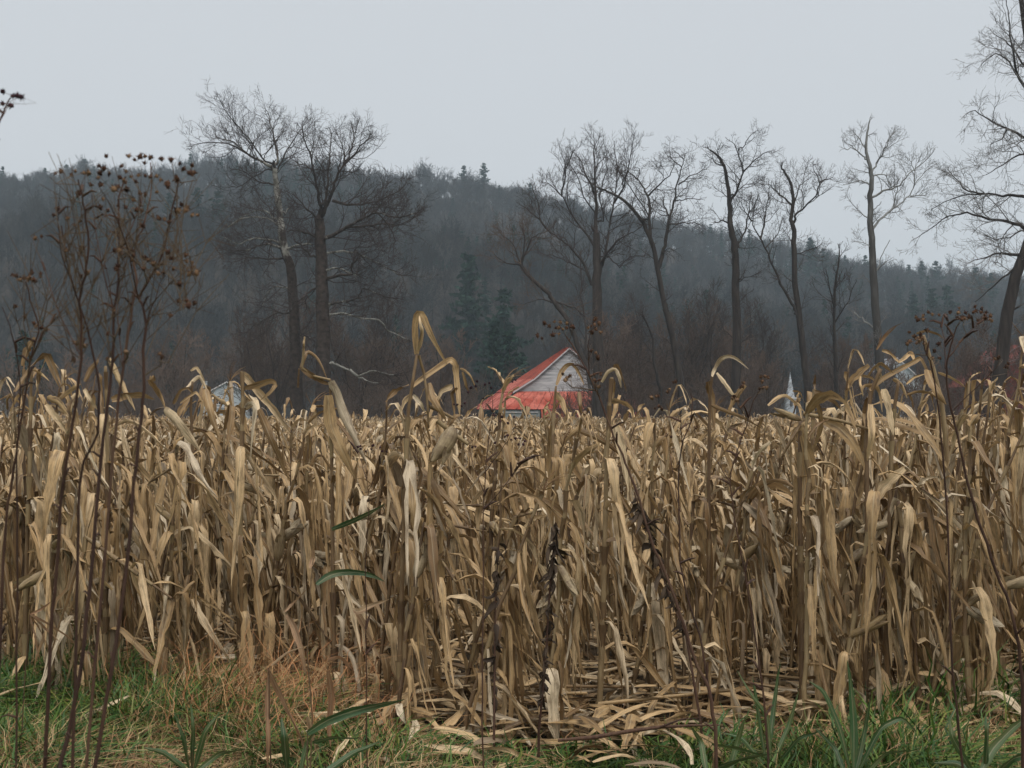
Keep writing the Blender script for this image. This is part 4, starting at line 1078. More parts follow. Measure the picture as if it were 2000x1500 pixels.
def stalk_mesh(mb, pts, rad, sides, tint=0.0, sheath=True, rs=None):
    """Stalk with swollen joints; papery sheaths clasp each joint."""
    P2, R2 = [], []
    for i in range(len(pts) - 1):
        P2 += [pts[i], pts[i] + (pts[i + 1] - pts[i]) * 0.10, pts[i] + (pts[i + 1] - pts[i]) * 0.75] if sides > 3 else [pts[i]]
        R2 += [rad[i] * 1.18, rad[i] * 0.97, rad[i] * 1.0] if sides > 3 else [rad[i]]
    P2.append(pts[-1]); R2.append(rad[-1])
    mb.tube(P2, R2, sides, tint, True)
    if sheath and sides > 3:
        for i in range(1, len(pts) - 1):
            if rs.rand() < 0.5:
                a, b = pts[i], pts[i] + (pts[i + 1] - pts[i]) * rs.uniform(0.6, 1.0)
                mb.tube([a, a * 0.5 + b * 0.5, b], [rad[i] * 1.1, rad[i] * 1.3, rad[i] * rs.uniform(1.4, 2.0)], 5, (tint + 0.35 + 0.3 * rs.rand()) % 1)
def azim(base, i, rs):
    a = base + math.pi * i + rs.normal() * 0.55
    # streamed by the wind towards +X
    d = (WIND - a + math.pi) % (2 * math.pi) - math.pi
    return a + d * rs.uniform(0.2, 0.85)
def corn_parts(H, rs):
    pts, rad = plan(H, rs); out = []; base = rs.uniform(0, 6.28); n = len(pts) - 1
    for i in range(1, n + 1):
        if rs.rand() > 0.97: continue
        z = pts[i][2]; top = i >= n - 2
        kd = rs.choice(['fold', 'arch', 'slant', 'stub', 'hang'], p=[.14, .05, .22, .25, .34]) if top else rs.choice(['hang', 'slant', 'fold', 'stub'], p=[.78, .16, .02, .04])
        org = pts[i] + (pts[min(i + 1, n)] - pts[i]) * rs.uniform(0.3, 0.9)
        if not top and rs.rand() < 0.8: out.append(('hang', org, azim(base, i + 1, rs), rs.uniform(0.7, 1.0)))
        out.append((kd, org, azim(base, i, rs), rs.uniform(0.85, 1.15) * np.interp(z, [0, 0.3, 1.2, 2], [0.8, 1.0, 1.0, 0.72])))
    ears = []
    for e in range(rs.choice([0, 1, 1, 2])):
        i = min(n - 1, int(n * rs.uniform(0.42, 0.68))); tilt = rs.uniform(0.5, 2.7) if rs.rand() < 0.75 else 0.35
        ears.append((pts[i], rs.uniform(0, 6.28), tilt, rs.uniform(0.85, 1.15)))
    return pts, rad, out, ears

# ---- where the plants stand: rows run east-west, the front row steps back on the west side and is thin in the middle
frs = np.random.RandomState(5)
row_y = [6.85 + 0.78 * r for r in range(0, 160)]
def keep(r, x):
    if r == 0: return 0.95 if x > 1.45 else (0.62 if x > -0.75 else 0.0)
    if r == 1: return 0.95 if x > 1.2 else (0.62 if x > -0.95 else 0.15)
    if r == 2: return 0.95 if (x > 1.0 or x < -0.6) else 0.5
    if r == 3: return 0.95 if (x > 1.0 or x < -0.6) else 0.7
    return 0.93
near, far = [], []
for r, y0 in enumerate(row_y):
    if y0 > 113: break
    sp = 0.17 if y0 < 30 else 0.22 if y0 < 60 else 0.3
    half = 0.5 * y0 + 4.0
    for x in np.arange(-half, half, sp):
        if frs.rand() > keep(r, x): continue
        p = (x + frs.normal() * 0.045, y0 + frs.normal() * 0.06 + (0.05 * x if r < 4 else 0))
        (near if (y0 < 12.2 and abs(p[0]) < 0.41 * p[1] + 0.15) else far).append((r, *p))
near.sort(key=lambda t: t[2])
if len(near) > 288: far += near[288:]; near = near[:288]
def height_at(x, y, rs):
    px = 1000 + F * x / y
    m_ = np.interp(px, [0, 350, 520, 800, 1000, 1400, 1550, 2000], [1.86, 1.80, 1.67, 1.59, 1.50, 1.55, 1.71, 1.80])
    return m_ + rs.normal() * 0.17
ROWN = ['front', 'second', 'third', 'fourth', 'fifth', 'sixth', 'seventh', 'eighth', 'ninth']
def mark(px):
    for x, t in ((60, 'at the west edge'), (200, 'behind the tall seed-head weed'), (330, 'just east of the seed-head weed'), (400, 'below the chimney'), (490, 'below the white house'), (575, 'between the white house and the sycamores'),
                 (640, 'below the sycamore trunks'), (720, 'just east of the dark sycamore'), (790, 'just west of the tallest folded leaf'), (850, 'below the tallest folded leaf'), (930, 'just east of the tallest folded leaf'),
                 (1010, 'below the west barn eave'), (1080, 'below the barn roof'), (1150, 'below the barn gable'), (1230, 'below the many-stemmed tree'), (1310, 'just west of the V-shaped tree'), (1380, 'below the V-shaped tree'),
                 (1450, 'below the straight black trunk'), (1520, 'just west of the steeple'), (1580, 'below the steeple'), (1660, 'just east of the steeple'), (1730, 'below the tall misty tree'), (1800, 'below the pale house'),
                 (1880, 'behind the eastern seed-head weed'), (1950, 'below the huge leaning tree'), (9999, 'at the east edge')):
        if px < x: return t
near_o = []
GROUP = 'dry corn plants standing in the near rows'
def place_leaf(par, kd, org, az, sc, rs):
    o = link('leaf', BYK[kd][rs.randint(len(BYK[kd]))], par)
    o.location = org; o.rotation_euler = (rs.normal() * 0.1, rs.normal() * 0.1, az); o.scale = (sc, sc * (1 if rs.rand() < 0.5 else -1), sc)
for r, x, y in near:
    H = height_at(x, y, frs)
    pts, rad, leaves, ears = corn_parts(H, frs)
    px = 1000 + F * x / y
    feat = []
    snapped = np.any(np.diff(pts[1:, 2]) < 0)
    tall = 'tall' if H > 1.78 else 'short' if H < 1.5 else 'middling'
    form = 'with its top snapped over' if snapped else ('leaning well east' if pts[-1][0] > 0.22 * H else 'standing upright')
    ear_t = ['and no ear', 'and one husked ear', 'and two husked ears'][len(ears)]
    c = thing('corn_plant', f'{tall} dry corn plant in the {ROWN[min(r, 8)]} row {mark(px)}, {form} {ear_t}', 'corn plant', (x, y, 0), GROUP)
    if len(c['label'].split()) > 14: c['label'] = f'{tall} corn plant, {ROWN[min(r, 8)]} row {mark(px)}, {form}'
    if len(c['label'].split()) > 12: c['label'] = f'{tall} corn plant, {ROWN[min(r, 8)]} row {mark(px)}, ' + ('snapped' if snapped else 'leaning' if 'leaning' in form else 'upright')
    c['px'] = px; near_o.append(c)
    m = MB(); stalk_mesh(m, pts, rad, 6, 0.0, True, frs); m.build('stalk', M['stalk'], c)
    for kd, org, az, sc in leaves: place_leaf(c, kd, org, az, sc, frs)
    for org, az, tilt, sc in ears:
        o = link('corn_ear', HUSKS[frs.randint(len(HUSKS))], c); o.location = org; o.rotation_euler = (0, tilt, az); o.scale = (sc,) * 3
    if not snapped and frs.rand() < 0.22:
        o = link('tassel', TASS[frs.randint(3)], c); o.location = pts[-1]

split_same(near_o)
# ---- the rest of the field as one stand
def stand_kind(H, rs, lod):
    m = MB(); pts, rad, leaves, ears = corn_parts(H, rs)
    stalk_mesh(m, pts, rad * (1 if lod == 0 else 1.2), 5 if lod == 0 else 3, 0.5, lod == 0, rs)
    for kd, org, az, sc in leaves:
        L = sc * (0.22 if kd == 'stub' else rs.uniform(0.55, 0.85)); 
        leaf_strip(m, L, rs.uniform(0.042, 0.082) * sc, kd, rs, 10 if lod == 0 else 6, 4 if lod == 0 else 3, rs.rand(), org, az)
    for org, az, tilt, sc in ears:
        husk_mesh(m, 0.2 * sc, 0.026, rs, 6, rs.rand(), Matrix.Translation(Vector(org)) @ Matrix.Rotation(az, 4, 'Z') @ Matrix.Rotation(tilt, 4, 'Y'))
    return m.mesh('corn_stand_plant', M['corn_leaf'])
srs = np.random.RandomState(77)
kinds = [stand_kind(1.55, srs, 0) for _ in range(14)] + [stand_kind(1.55, srs, 1) for _ in range(10)]
pts = [(x, y, gz(y) - 0.01) for r, x, y in far]
idx = [srs.randint(14) if y < 34 else 14 + srs.randint(10) for r, x, y in far]
scl = []
for r, x, y in far:
    s = (1.55 + srs.normal() * 0.16) / 1.55 * (0.83 if srs.rand() > 0.03 else 1.04); scl.append((s * 1.0, s * (1 if srs.rand() < .5 else -1), s))
rot = [(srs.normal() * 0.05, srs.normal() * 0.05, srs.normal() * 0.55) for _ in far]
stand = scatter('corn_stand', pts, rot, scl, idx, kinds, None)
stand['label'] = 'mass of dry tan corn filling the field to the far trees'; stand['category'] = 'corn'

# ---- fallen leaves and broken stalks on the soil
m = MB(); lrs = np.random.RandomState(3)
for i in range(2700):
    y = (6.7 + 4.4 * lrs.rand() ** 1.3) if i < 2500 else lrs.uniform(5.9, 6.9); x = lrs.uniform(-0.45, 0.45) * y
    if y < 8.0 and x < -0.9 and lrs.rand() < 0.9: continue
    e = lrs.uniform(-0.1, 0.25)
    mm = MB(); leaf_strip(mm, lrs.uniform(0.25, 0.6), lrs.uniform(0.03, 0.075), 'stub', lrs, 7, 3)
    v = np.vstack(mm.v); v = v @ np.array(Matrix.Rotation(1.15 + lrs.normal() * 0.2, 3, 'Y')).T
    v = v @ np.array(Matrix.Rotation(lrs.uniform(0, 6.28), 3, 'Z')).T
    v[:, 2] = v[:, 2] * 0.45; v += np.array([x, y, 0.02 + lrs.rand() ** 2 * 0.16 - v[:, 2].min() * 0.5])
    m.add(v, mm.q[0], None, mm.uv[0], lrs.rand())
for i in range(150):
    y = 7.1 + 4.0 * lrs.rand(); x = lrs.uniform(-0.42, 0.42) * y
    if y < 8.2 and x < -0.9: continue
    a = lrs.uniform(-0.5, 0.5) + (math.pi if lrs.rand() < .5 else 0); L = lrs.uniform(0.3, 1.0); b = np.array([x, y, 0.04 + 0.14 * lrs.rand()]); d = np.array([math.cos(a), math.sin(a), lrs.uniform(-0.05, 0.3)])
    m.tube([b, b + d * L * .5, b + d * L], [0.011, 0.010, 0.009], 5, lrs.rand())
lit = m.build('corn_litter', M['corn_leaf']); lit['kind'] = 'stuff'; lit['label'] = 'fallen corn leaves and broken stalks on the soil'; lit['category'] = 'litter'
# ------------------------------------------------------------------ the corn plants that stand out above the crowd
def ribbon(mb, pts, W, rs, tint=0.0, n=15, k=5, twist=0.0, curl=0.7, tip=True, root=0.6):
    """A blade along a given 3D line, W metres wide at most."""
    pts = np.array(pts, float)
    if len(pts) > 2:      # round the corners a little
        s0 = np.linspace(0, 1, len(pts)); s = np.linspace(0, 1, n)
        C = np.stack([np.interp(s, s0, pts[:, c]) for c in range(3)], 1)
        C[1:-1] = 0.25 * C[:-2] + 0.5 * C[1:-1] + 0.25 * C[2:]
    else: C = pts[0] + (pts[1] - pts[0]) * np.linspace(0, 1, n)[:, None]
    s = np.linspace(0, 1, n)
    T = np.gradient(C, axis=0); T /= np.linalg.norm(T, axis=1)[:, None] + 1e-9
    side = np.cross(T, np.array([0, 1.0, 0.15])); side /= np.linalg.norm(side, axis=1)[:, None] + 1e-9
    for i in range(1, n):
        if side[i].dot(side[i - 1]) < 0: side[i] = -side[i]
    nor = np.cross(T, side)
    tw = rs.normal() * 0.25 + twist * s + np.cumsum(rs.normal(size=n)) * 0.12
    c_, s_ = np.cos(tw)[:, None], np.sin(tw)[:, None]
    B_, N_ = side * c_ + nor * s_, nor * c_ - side * s_
    w = W * np.minimum(1, root + 2.5 * s) * (np.maximum(1 - s ** 3, 0.03) ** 0.75 if tip else 1) * (1 + 0.06 * rs.normal(size=n))
    uu = np.linspace(-1, 1, k); cu = np.clip(curl + np.cumsum(rs.normal(size=n)) * 0.12, 0.05, 2.2)[:, None]
    off = np.sin(uu[None] * cu) / cu * w[:, None] * 0.5
    dep = (1 - np.cos(uu[None] * cu)) / cu * w[:, None] * 0.5 * (1 if rs.rand() < 0.5 else -1)
    V = C[:, None] + B_[:, None] * off[..., None] + N_[:, None] * (dep + rs.normal(size=(n, k)) * W * 0.03 * np.abs(uu)[None] ** 2)[..., None]
    i = np.arange(n - 1)[:, None] * k + np.arange(k - 1)[None]
    L = np.linalg.norm(np.diff(C, axis=0), axis=1).sum()
    uv = np.stack([np.broadcast_to((uu * 0.5 + 0.5)[None], (n, k)), np.broadcast_to(s[:, None], (n, k)) * max(L / 0.7, 0.2)], -1).reshape(-1, 2)
    mb.add(V.reshape(-1, 3), np.stack([i, i + 1, i + k + 1, i + k], -1).reshape(-1, 4), None, uv, tint)

hrs = np.random.RandomState(19)
def from_photo(pts, D, wander=0.12):
    """Photo points to a line in space at about depth D that also comes and goes in depth."""
    n = len(pts); a = hrs.uniform(-1, 1) * wander
    return np.array([P(x, y, D + a * math.sin(2.4 * i / max(n - 1, 1)) + hrs.normal() * 0.015) for i, (x, y) in enumerate(pts)])
HG = 'corn plants rising above the rest'
def hero_corn(label, D, stalks, leaves, extra_leaves=7, ears=(), tassel=None):
    bx, by = stalks[0][0][0]
    foot = P(bx, by, D); org = np.array([foot[0], D, 0.0])
    c = thing('corn_plant', label, 'corn plant', tuple(org), HG)
    for si, (pts, wpx) in enumerate(stalks):
        L = from_photo(pts, D, 0.04) - org
        if si == 0: L = np.vstack([[L[0, 0] - 0.03, 0, -0.05], L])
        seg = np.concatenate([[0], np.cumsum(np.linalg.norm(np.diff(L, axis=0), axis=1))])
        n = max(4, int(seg[-1] / 0.15)); s = np.linspace(0, seg[-1], n + 1)
        F_ = np.stack([np.interp(s, seg, L[:, k_]) for k_ in range(3)], 1)
        rad = np.linspace(wpx, wpx * (0.5 if si == 0 else 0.7), n + 1) * 0.5 * D / F
        m = MB(); stalk_mesh(m, F_, rad, 6, hrs.rand(), si == 0, hrs); m.build('stalk' if si == 0 else 'broken_stalk', M['stalk'], c)
        if si == 0:
            low = [p for p in F_ if 0.25 < p[2] < 1.55]
            for j in range(extra_leaves):
                p = low[hrs.randint(len(low))]
                place_leaf(c, hrs.choice(['hang', 'slant'], p=[.7, .3]), p, azim(hrs.uniform(0, 6.28), 0, hrs), hrs.uniform(0.9, 1.2), hrs)
    for pts, wpx, tw in leaves:
        m = MB(); ribbon(m, from_photo(pts, D) - org, wpx * 1.05 * D / F, hrs, 0, 15, 5, tw, hrs.uniform(0.35, 1.1))
        m.build('leaf', M['corn_leaf'], c)
    for a, b, rpx in ears:
        A, Bp = P(*a, D) - org, P(*b, D - 0.05) - org
        d = Vector(Bp - A); q = d.to_track_quat('Z', 'X').to_matrix().to_4x4()
        m = MB(); husk_mesh(m, d.length * 0.85, rpx * D / F, hrs, 9, 0, Matrix.Translation(Vector(A)) @ q, 0.08); m.build('corn_ear', M['husk'], c)
    if tassel:
        for pts in tassel:
            m = MB(); ribbon(m, from_photo(pts, D, 0.05) - org, 5 * D / F, hrs, 0, 8, 3, 1.0, 1.5); m.build('tassel', M['tassel'], c)
    return c

hero_corn('tallest corn plant in the field, its top leaf folded over into a narrow tent', 7.3,
    [([(778,1415),(783,1200),(790,1000),(794,880),(795,822),(800,781),(807,740),(814,694)], 12),
     ([(818,694),(829,732),(835,781),(837,836)], 6), ([(837,793),(860,803),(886,817)], 8), ([(854,822),(897,855),(915,868)], 10)],
    [([(814,692),(811,660),(811,630),(815,612),(822,609),(832,631),(846,664),(862,691),(873,712)], 15, 0.3),
     ([(815,690),(824,665),(827,645),(821,625),(819,614)], 12, 0.4),
     ([(805,757),(835,735),(870,710),(881,703),(889,713),(892,754),(896,790),(898,815)], 18, 0.2),
     ([(837,748),(843,776),(856,797),(872,824)], 16, 0.5), ([(806,773),(791,781),(781,808)], 12, 0.4), ([(807,772),(821,787),(830,805)], 10, 0.4),
     ([(884,754),(876,757),(862,764),(856,783)], 12, 0.5), ([(898,720),(908,724),(919,735),(933,767)], 6, 0.5), ([(903,726),(911,754),(917,768)], 6, 0.5),
     ([(893,757),(880,765),(886,790),(888,815)], 12, 0.2), ([(840,900),(842,960),(838,1040),(842,1120)], 13, 0.3), ([(800,900),(806,990),(815,1060)], 16, 0.3)], 9,
    [((886,835),(846,918),17)])
hero_corn('corn plant with a thin bowed leaf looping before the dark sycamore trunk', 7.5,
    [([(655,1390),(650,1100),(648,900),(645,742)], 11), ([(645,742),(620,738),(590,720),(595,658)], 5), ([(582,756),(584,720)], 5)],
    [([(587,718),(593,694),(600,685),(617,697),(629,718),(640,744)], 12, 0.3), ([(588,718),(608,733),(629,745),(646,752)], 11, 0.3),
     ([(645,745),(662,790),(690,850),(716,905)], 25, 0.2), ([(640,772),(645,830),(668,880),(694,935)], 25, 0.3), ([(594,690),(594,672),(595,657)], 7, 0.2)], 8)
hero_corn('corn plant with one long broad leaf slanting down before the white house', 7.6,
    [([(468,1380),(468,1150),(471,960),(473,810),(475,760),(472,726)], 12)],
    [([(473,729),(485,740),(510,770),(540,805),(568,848)], 19, 0.2), ([(478,758),(500,753),(530,742),(540,750),(530,765),(508,782)], 12, 0.4),
     ([(478,800),(492,790),(495,800),(490,850),(488,900)], 18, 0.3), ([(505,800),(530,860),(560,930)], 18, 0.2)], 10)
hero_corn('corn plant whose top leaf arches over like a hook before the straight black trunk', 7.7,
    [([(1378,1380),(1384,1100),(1385,860),(1386,775),(1391,732)], 10)],
    [([(1390,735),(1395,718),(1407,700),(1422,694),(1440,700),(1462,721)], 10, 0.5), ([(1400,728),(1416,748),(1428,766),(1440,780)], 8, 0.3),
     ([(1383,745),(1390,772),(1396,842)], 15, 0.1), ([(1386,790),(1410,800),(1450,815),(1490,838)], 8, 0.6)], 7)
hero_corn('corn plant with an arching leaf hung before the barn gable', 7.9,
    [([(1072,1370),(1076,1100),(1080,880),(1081,805),(1086,754)], 9)],
    [([(1086,752),(1095,727),(1107,712),(1119,709),(1131,727),(1141,752)], 11, 0.4), ([(1086,768),(1098,782),(1105,810)], 14, 0.2),
     ([(1078,830),(1074,900),(1076,980)], 14, 0.3)], 7)
hero_corn('corn plant with a blunt cut-off stalk and folded leaves just east of the barn gable', 7.4,
    [([(1170,1400),(1178,1200),(1185,900),(1191,784),(1195,737)], 13)],
    [([(1176,747),(1188,727),(1201,721),(1210,738),(1213,758)], 11, 0.4), ([(1201,722),(1203,709),(1212,722),(1224,765)], 9, 0.4),
     ([(1188,784),(1215,787),(1233,799),(1240,842)], 17, 0.3), ([(1196,740),(1196,765),(1193,790)], 12, 0.0), ([(1131,841),(1158,850),(1188,868),(1217,894)], 13, 0.4),
     ([(1130,765),(1132,790),(1137,812)], 11, 0.1), ([(1200,830),(1215,890),(1228,960)], 20, 0.2)], 8)
hero_corn('tallest tangle of corn leaves standing before the pale house, with a brown tassel', 7.2,
    [([(1728,1430),(1735,1200),(1738,1000),(1742,850),(1748,780),(1755,745)], 13), ([(1690,1400),(1694,1000),(1692,850),(1700,770),(1720,720)], 11), ([(1850,900),(1843,800),(1830,740),(1805,670),(1803,655)], 10)],
    [([(1723,684),(1735,688),(1748,700),(1757,709)], 8, 0.4), ([(1756,707),(1770,696),(1779,687),(1785,700),(1786,712)], 9, 0.4), ([(1694,738),(1708,718),(1720,709),(1736,722),(1745,729)], 9, 0.4),
     ([(1698,762),(1730,735),(1760,720),(1790,705),(1797,697),(1806,715),(1816,732)], 11, 0.3), ([(1676,742),(1684,733),(1704,737),(1718,757)], 7, 0.4), ([(1684,762),(1690,753),(1710,755),(1719,768),(1723,805)], 10, 0.3),
     ([(1712,712),(1720,735),(1727,748)], 7, 0.3), ([(1812,722),(1820,745),(1834,768),(1848,790)], 20, 0.2), ([(1832,728),(1850,735),(1870,745),(1886,757)], 7, 0.4),
     ([(1772,772),(1795,765),(1815,768),(1837,782)], 8, 0.4), ([(1770,750),(1785,737),(1808,730)], 6, 0.3), ([(1790,652),(1808,647),(1830,652),(1843,661)], 7, 0.2), ([(1682,735),(1681,752),(1686,775)], 8, 0.2),
     ([(1745,740),(1760,752),(1772,778)], 10, 0.4), ([(1725,760),(1735,800),(1745,850)], 18, 0.2), ([(1700,790),(1702,850),(1694,900)], 16, 0.2)], 12,
    (), [[(1712,683),(1722,660),(1740,640),(1768,628)], [(1712,683),(1730,655),(1752,636)], [(1715,680),(1716,665),(1722,650)]])
hero_corn('corn plant with a bare ear jutting out level below the steeple', 7.2,
    [([(1568,1420),(1566,1200),(1562,1000),(1562,880),(1563,822)], 13), ([(1562,832),(1545,860),(1528,890)], 7), ([(1568,808),(1610,815),(1660,826),(1700,840)], 8)],
    [([(1563,830),(1570,860),(1572,940),(1566,990)], 20, 0.2), ([(1608,822),(1640,835),(1670,870),(1690,915)], 22, 0.2), ([(1566,850),(1590,920),(1600,1000)], 20, 0.3)], 8, [((1564,819),(1500,801),7)])
hero_corn('corn plant with an upright spike and a leaf streaming east, beside the steeple', 7.6,
    [([(1590,1400),(1588,1100),(1586,880),(1589,790),(1591,760)], 10)],
    [([(1590,765),(1590,750),(1592,730)], 7, 0.1), ([(1591,764),(1607,771),(1630,785),(1642,800)], 10, 0.3), ([(1500,792),(1520,775),(1536,772),(1555,788),(1572,805)], 7, 0.4), ([(1548,763),(1562,765),(1572,788)], 5, 0.4)], 8)
hero_corn('west-edge corn plant with a leaf raised in a peak behind the seed-head weed', 7.9,
    [([(205,1330),(208,1100),(210,900),(208,780),(206,715)], 12)],
    [([(165,745),(176,722),(188,708),(192,700)], 11, 0.2), ([(212,700),(230,735),(247,768),(264,802)], 14, 0.3), ([(218,781),(245,772),(275,770),(302,780)], 16, 0.2), ([(290,742),(302,760),(314,778),(324,802)], 14, 0.3),
     ([(112,782),(130,768),(148,755),(158,750)], 9, 0.3), ([(165,760),(176,780),(190,800)], 10, 0.2), ([(300,745),(297,735),(292,742)], 10, 0.3), ([(320,800),(350,830),(390,880)], 24, 0.2)], 12)
hero_corn('west-edge corn plant with a leaf bent into a narrow white-lit bow', 7.8,
    [([(48,1340),(52,1100),(58,900),(60,780),(62,722)], 11)],
    [([(28,765),(40,745),(56,725),(62,722)], 9, 0.2), ([(62,722),(80,730),(96,744)], 6, 0.3), ([(14,800),(12,780),(20,768),(26,790)], 7, 0.3), ([(92,780),(112,785),(132,810)], 20, 0.2), ([(40,830),(60,890),(80,960)], 24, 0.2), ([(90,790),(110,815),(135,850)], 14, 0.2)], 12)
hero_corn('corn plant with two arched leaves just west of the chimney of the white house', 8.2,
    [([(375,1330),(374,1100),(378,900),(372,800),(376,745)], 10)],
    [([(339,789),(354,763),(369,757),(378,772)], 9, 0.3), ([(364,757),(378,742),(390,734),(402,757),(405,774)], 9, 0.3), ([(372,724),(384,717),(393,732),(400,745)], 6, 0.3), ([(352,788),(370,775),(384,765),(398,790)], 7, 0.3), ([(400,760),(410,800),(430,860)], 18, 0.2)], 9)
# ------------------------------------------------------------------ tall weeds with dried seed heads
wrs = np.random.RandomState(23)
def seed_head_mesh(name, r, mat, spikes):
    """Dry composite head: a small cup with a burst of ragged bracts."""
    m = MB()
    an = np.linspace(0, 2 * math.pi, 6, endpoint=False)
    rings = [(-1.0, 0.25), (-0.3, 0.8), (0.35, 0.75), (0.7, 0.25)]
    V = np.array([[rr * r * 0.8 * math.cos(a), rr * r * 0.8 * math.sin(a), z * r * 0.8] for z, rr in rings for a in an])
    q = [[i * 6 + j, i * 6 + (j + 1) % 6, i * 6 + 6 + (j + 1) % 6, i * 6 + 6 + j] for i in range(3) for j in range(6)]
    m.add(V * (1 + 0.15 * wrs.normal(size=(len(V), 1))), q, None, None, wrs.rand())
    for i in range(spikes):
        a = wrs.uniform(0, 6.28); e = wrs.uniform(-0.3, 1.2); d = np.array([math.cos(a) * math.cos(e), math.sin(a) * math.cos(e), math.sin(e)])
        s = unit(np.cross(d, rvec())) * r * 0.22; b = d * r * 0.5
        m.add([b - s, b + s, d * r * wrs.uniform(1.1, 1.5)], None, [[0, 1, 2]], None, wrs.rand())
    return m.mesh(name, mat)
HEADS = [seed_head_mesh('seed_head', 0.0046, M['seed_head'], 12) for _ in range(4)]
DARKH = [seed_head_mesh('seed_head', 0.0046, M['seed_dark'], 8) for _ in range(2)]

def weed(label, D, stems, heads, group=None, stem_mat='weed_stem', head_px=7, heads_mesh=None, spread=0.16, side_mat='weed_pale', fuzz=0, name='seed_head_weed'):
    """stems: photo polylines with a width; heads: photo points, each joined to the stem below it by a thin curved branch."""
    x0, y0 = stems[0][0][0]
    foot = P(x0, y0, D); org = np.array([foot[0], D, 0.0])
    c = thing(name, label, 'weed', tuple(org), group)
    nodes = []     # (px, py, local position, radius)
    for pts, w in stems:
        dd = wrs.uniform(-1, 1) * spread
        n = max(6, len(pts) * 3); s = np.linspace(0, len(pts) - 1, n)
        px = np.interp(s, np.arange(len(pts)), [p[0] for p in pts]); py = np.interp(s, np.arange(len(pts)), [p[1] for p in pts])
        f = np.linspace(0, 1, n)
        start = min(nodes, key=lambda t: abs(t[0] - px[0]) + abs(t[1] - py[0]))[2][1] if nodes and pts[0][1] < 1290 else 0.0
        L = np.array([P(a, b, D + start + dd * g) for a, b, g in zip(px, py, f)]) - org
        L += wrs.normal(size=L.shape) * 0.0004 * D / 1.5
        if pts[0][1] > 1290:     # reaches down to the ground
            g0 = L[0].copy(); g0[2] = -0.03; g0[0] += (g0[0]) * 0.1; g0[0] += wrs.normal() * 0.02; L = np.vstack([g0, L]); px = np.insert(px, 0, px[0]); py = np.insert(py, 0, 2600)
        rad = np.linspace(w * 0.5, w * 0.16, len(L)) * 0.5 * D / F
        m = MB(); m.tube(L, rad, 6)
        for i in range(2, len(L) - 1):        # leaf scars and broken petioles
            if wrs.rand() < 0.18:
                d = unit(np.array([wrs.normal(), wrs.normal(), 0.8])); m.tube([L[i], L[i] + d * 0.012 * D / 1.5, L[i] + d * 0.02 * D / 1.5 + np.array([0, 0, -0.006])], np.array([0.0018, 0.0014, 0.0006]) * D / 1.5, 3, wrs.rand())
        m.build('stem', M[stem_mat], c)
        nodes += [(a, b, l, r) for a, b, l, r in zip(px, py, L, rad)]
    br = MB()
    for hx, hy in sorted(heads, key=lambda h: -h[1]):
        ok = [t for t in nodes if t[1] > hy + 12]
        if not ok: ok = nodes
        a = min(ok, key=lambda t: math.hypot((t[0] - hx) * 1.5, t[1] - hy) + 2200 / (abs(t[1] - hy) + 25) * 0.6)
        tip = P(hx, hy, D + wrs.normal() * spread * 0.6) - org
        A = a[2]; mid = A * 0.45 + tip * 0.55 + np.array([np.clip((tip[0] - A[0]) * 0.18, -0.02, 0.02), 0, -0.06 * abs(tip[0] - A[0])]) + wrs.normal(size=3) * 0.003
        r0 = min(a[3] * 0.7, 0.0010 * D / 1.5); line = [A, A * 0.7 + mid * 0.3, mid, mid * 0.4 + tip * 0.6, tip]
        br.tube(line, [r0, r0 * .9, r0 * 0.75, r0 * 0.6, r0 * 0.5], 4, wrs.rand())
        for f in (0.35, 0.6, 0.8): nodes.append((a[0] + (hx - a[0]) * f, a[1] + (hy - a[1]) * f, A + (tip - A) * f if f != 0.6 else mid, r0 * 0.8))
        hm = (heads_mesh or HEADS); o = link('seed_head', hm[wrs.randint(len(hm))], c)
        o.location = tip; o.rotation_euler = (wrs.normal() * 0.7, wrs.normal() * 0.7, wrs.uniform(0, 6.28)); sc = head_px * D / F / 0.0054 * wrs.uniform(0.75, 1.2); o.scale = (sc, sc, sc * wrs.uniform(0.85, 1.1))
    for i in range(fuzz):      # dead twigs without heads
        a = nodes[wrs.randint(len(nodes))]
        if a[1] < min(h[1] for h in heads) + 170 or a[1] > 900: continue
        d = unit(np.array([wrs.normal() * 0.5, wrs.normal() * 0.4, 1.0])); L = wrs.uniform(0.05, 0.13) * D / 1.5
        p = a[2]; q = p + d * L * .5 + wrs.normal(size=3) * L * 0.06; e = q + unit(d + wrs.normal(size=3) * 0.3) * L * .5
        br.tube([p, q, e], np.array([0.0007, 0.0005, 0.0003]) * D / 1.5, 3, wrs.rand())
        for _ in range(2):
            e2 = q + unit(d + wrs.normal(size=3) * 0.6) * L * .35; br.tube([q, e2], np.array([0.0005, 0.0003]) * D / 1.5, 3, wrs.rand())
    if br.n:
        b = br.build('side_branch', M[side_mat], c); b['kind'] = 'stuff'
    return c
za = lambda *p: Z(p, 0, 150)        # zooms the outlines were read from
zb = lambda *p: Z(p, 0, 550)
zl = lambda *p: Z(p, 0, 900, 0.4)
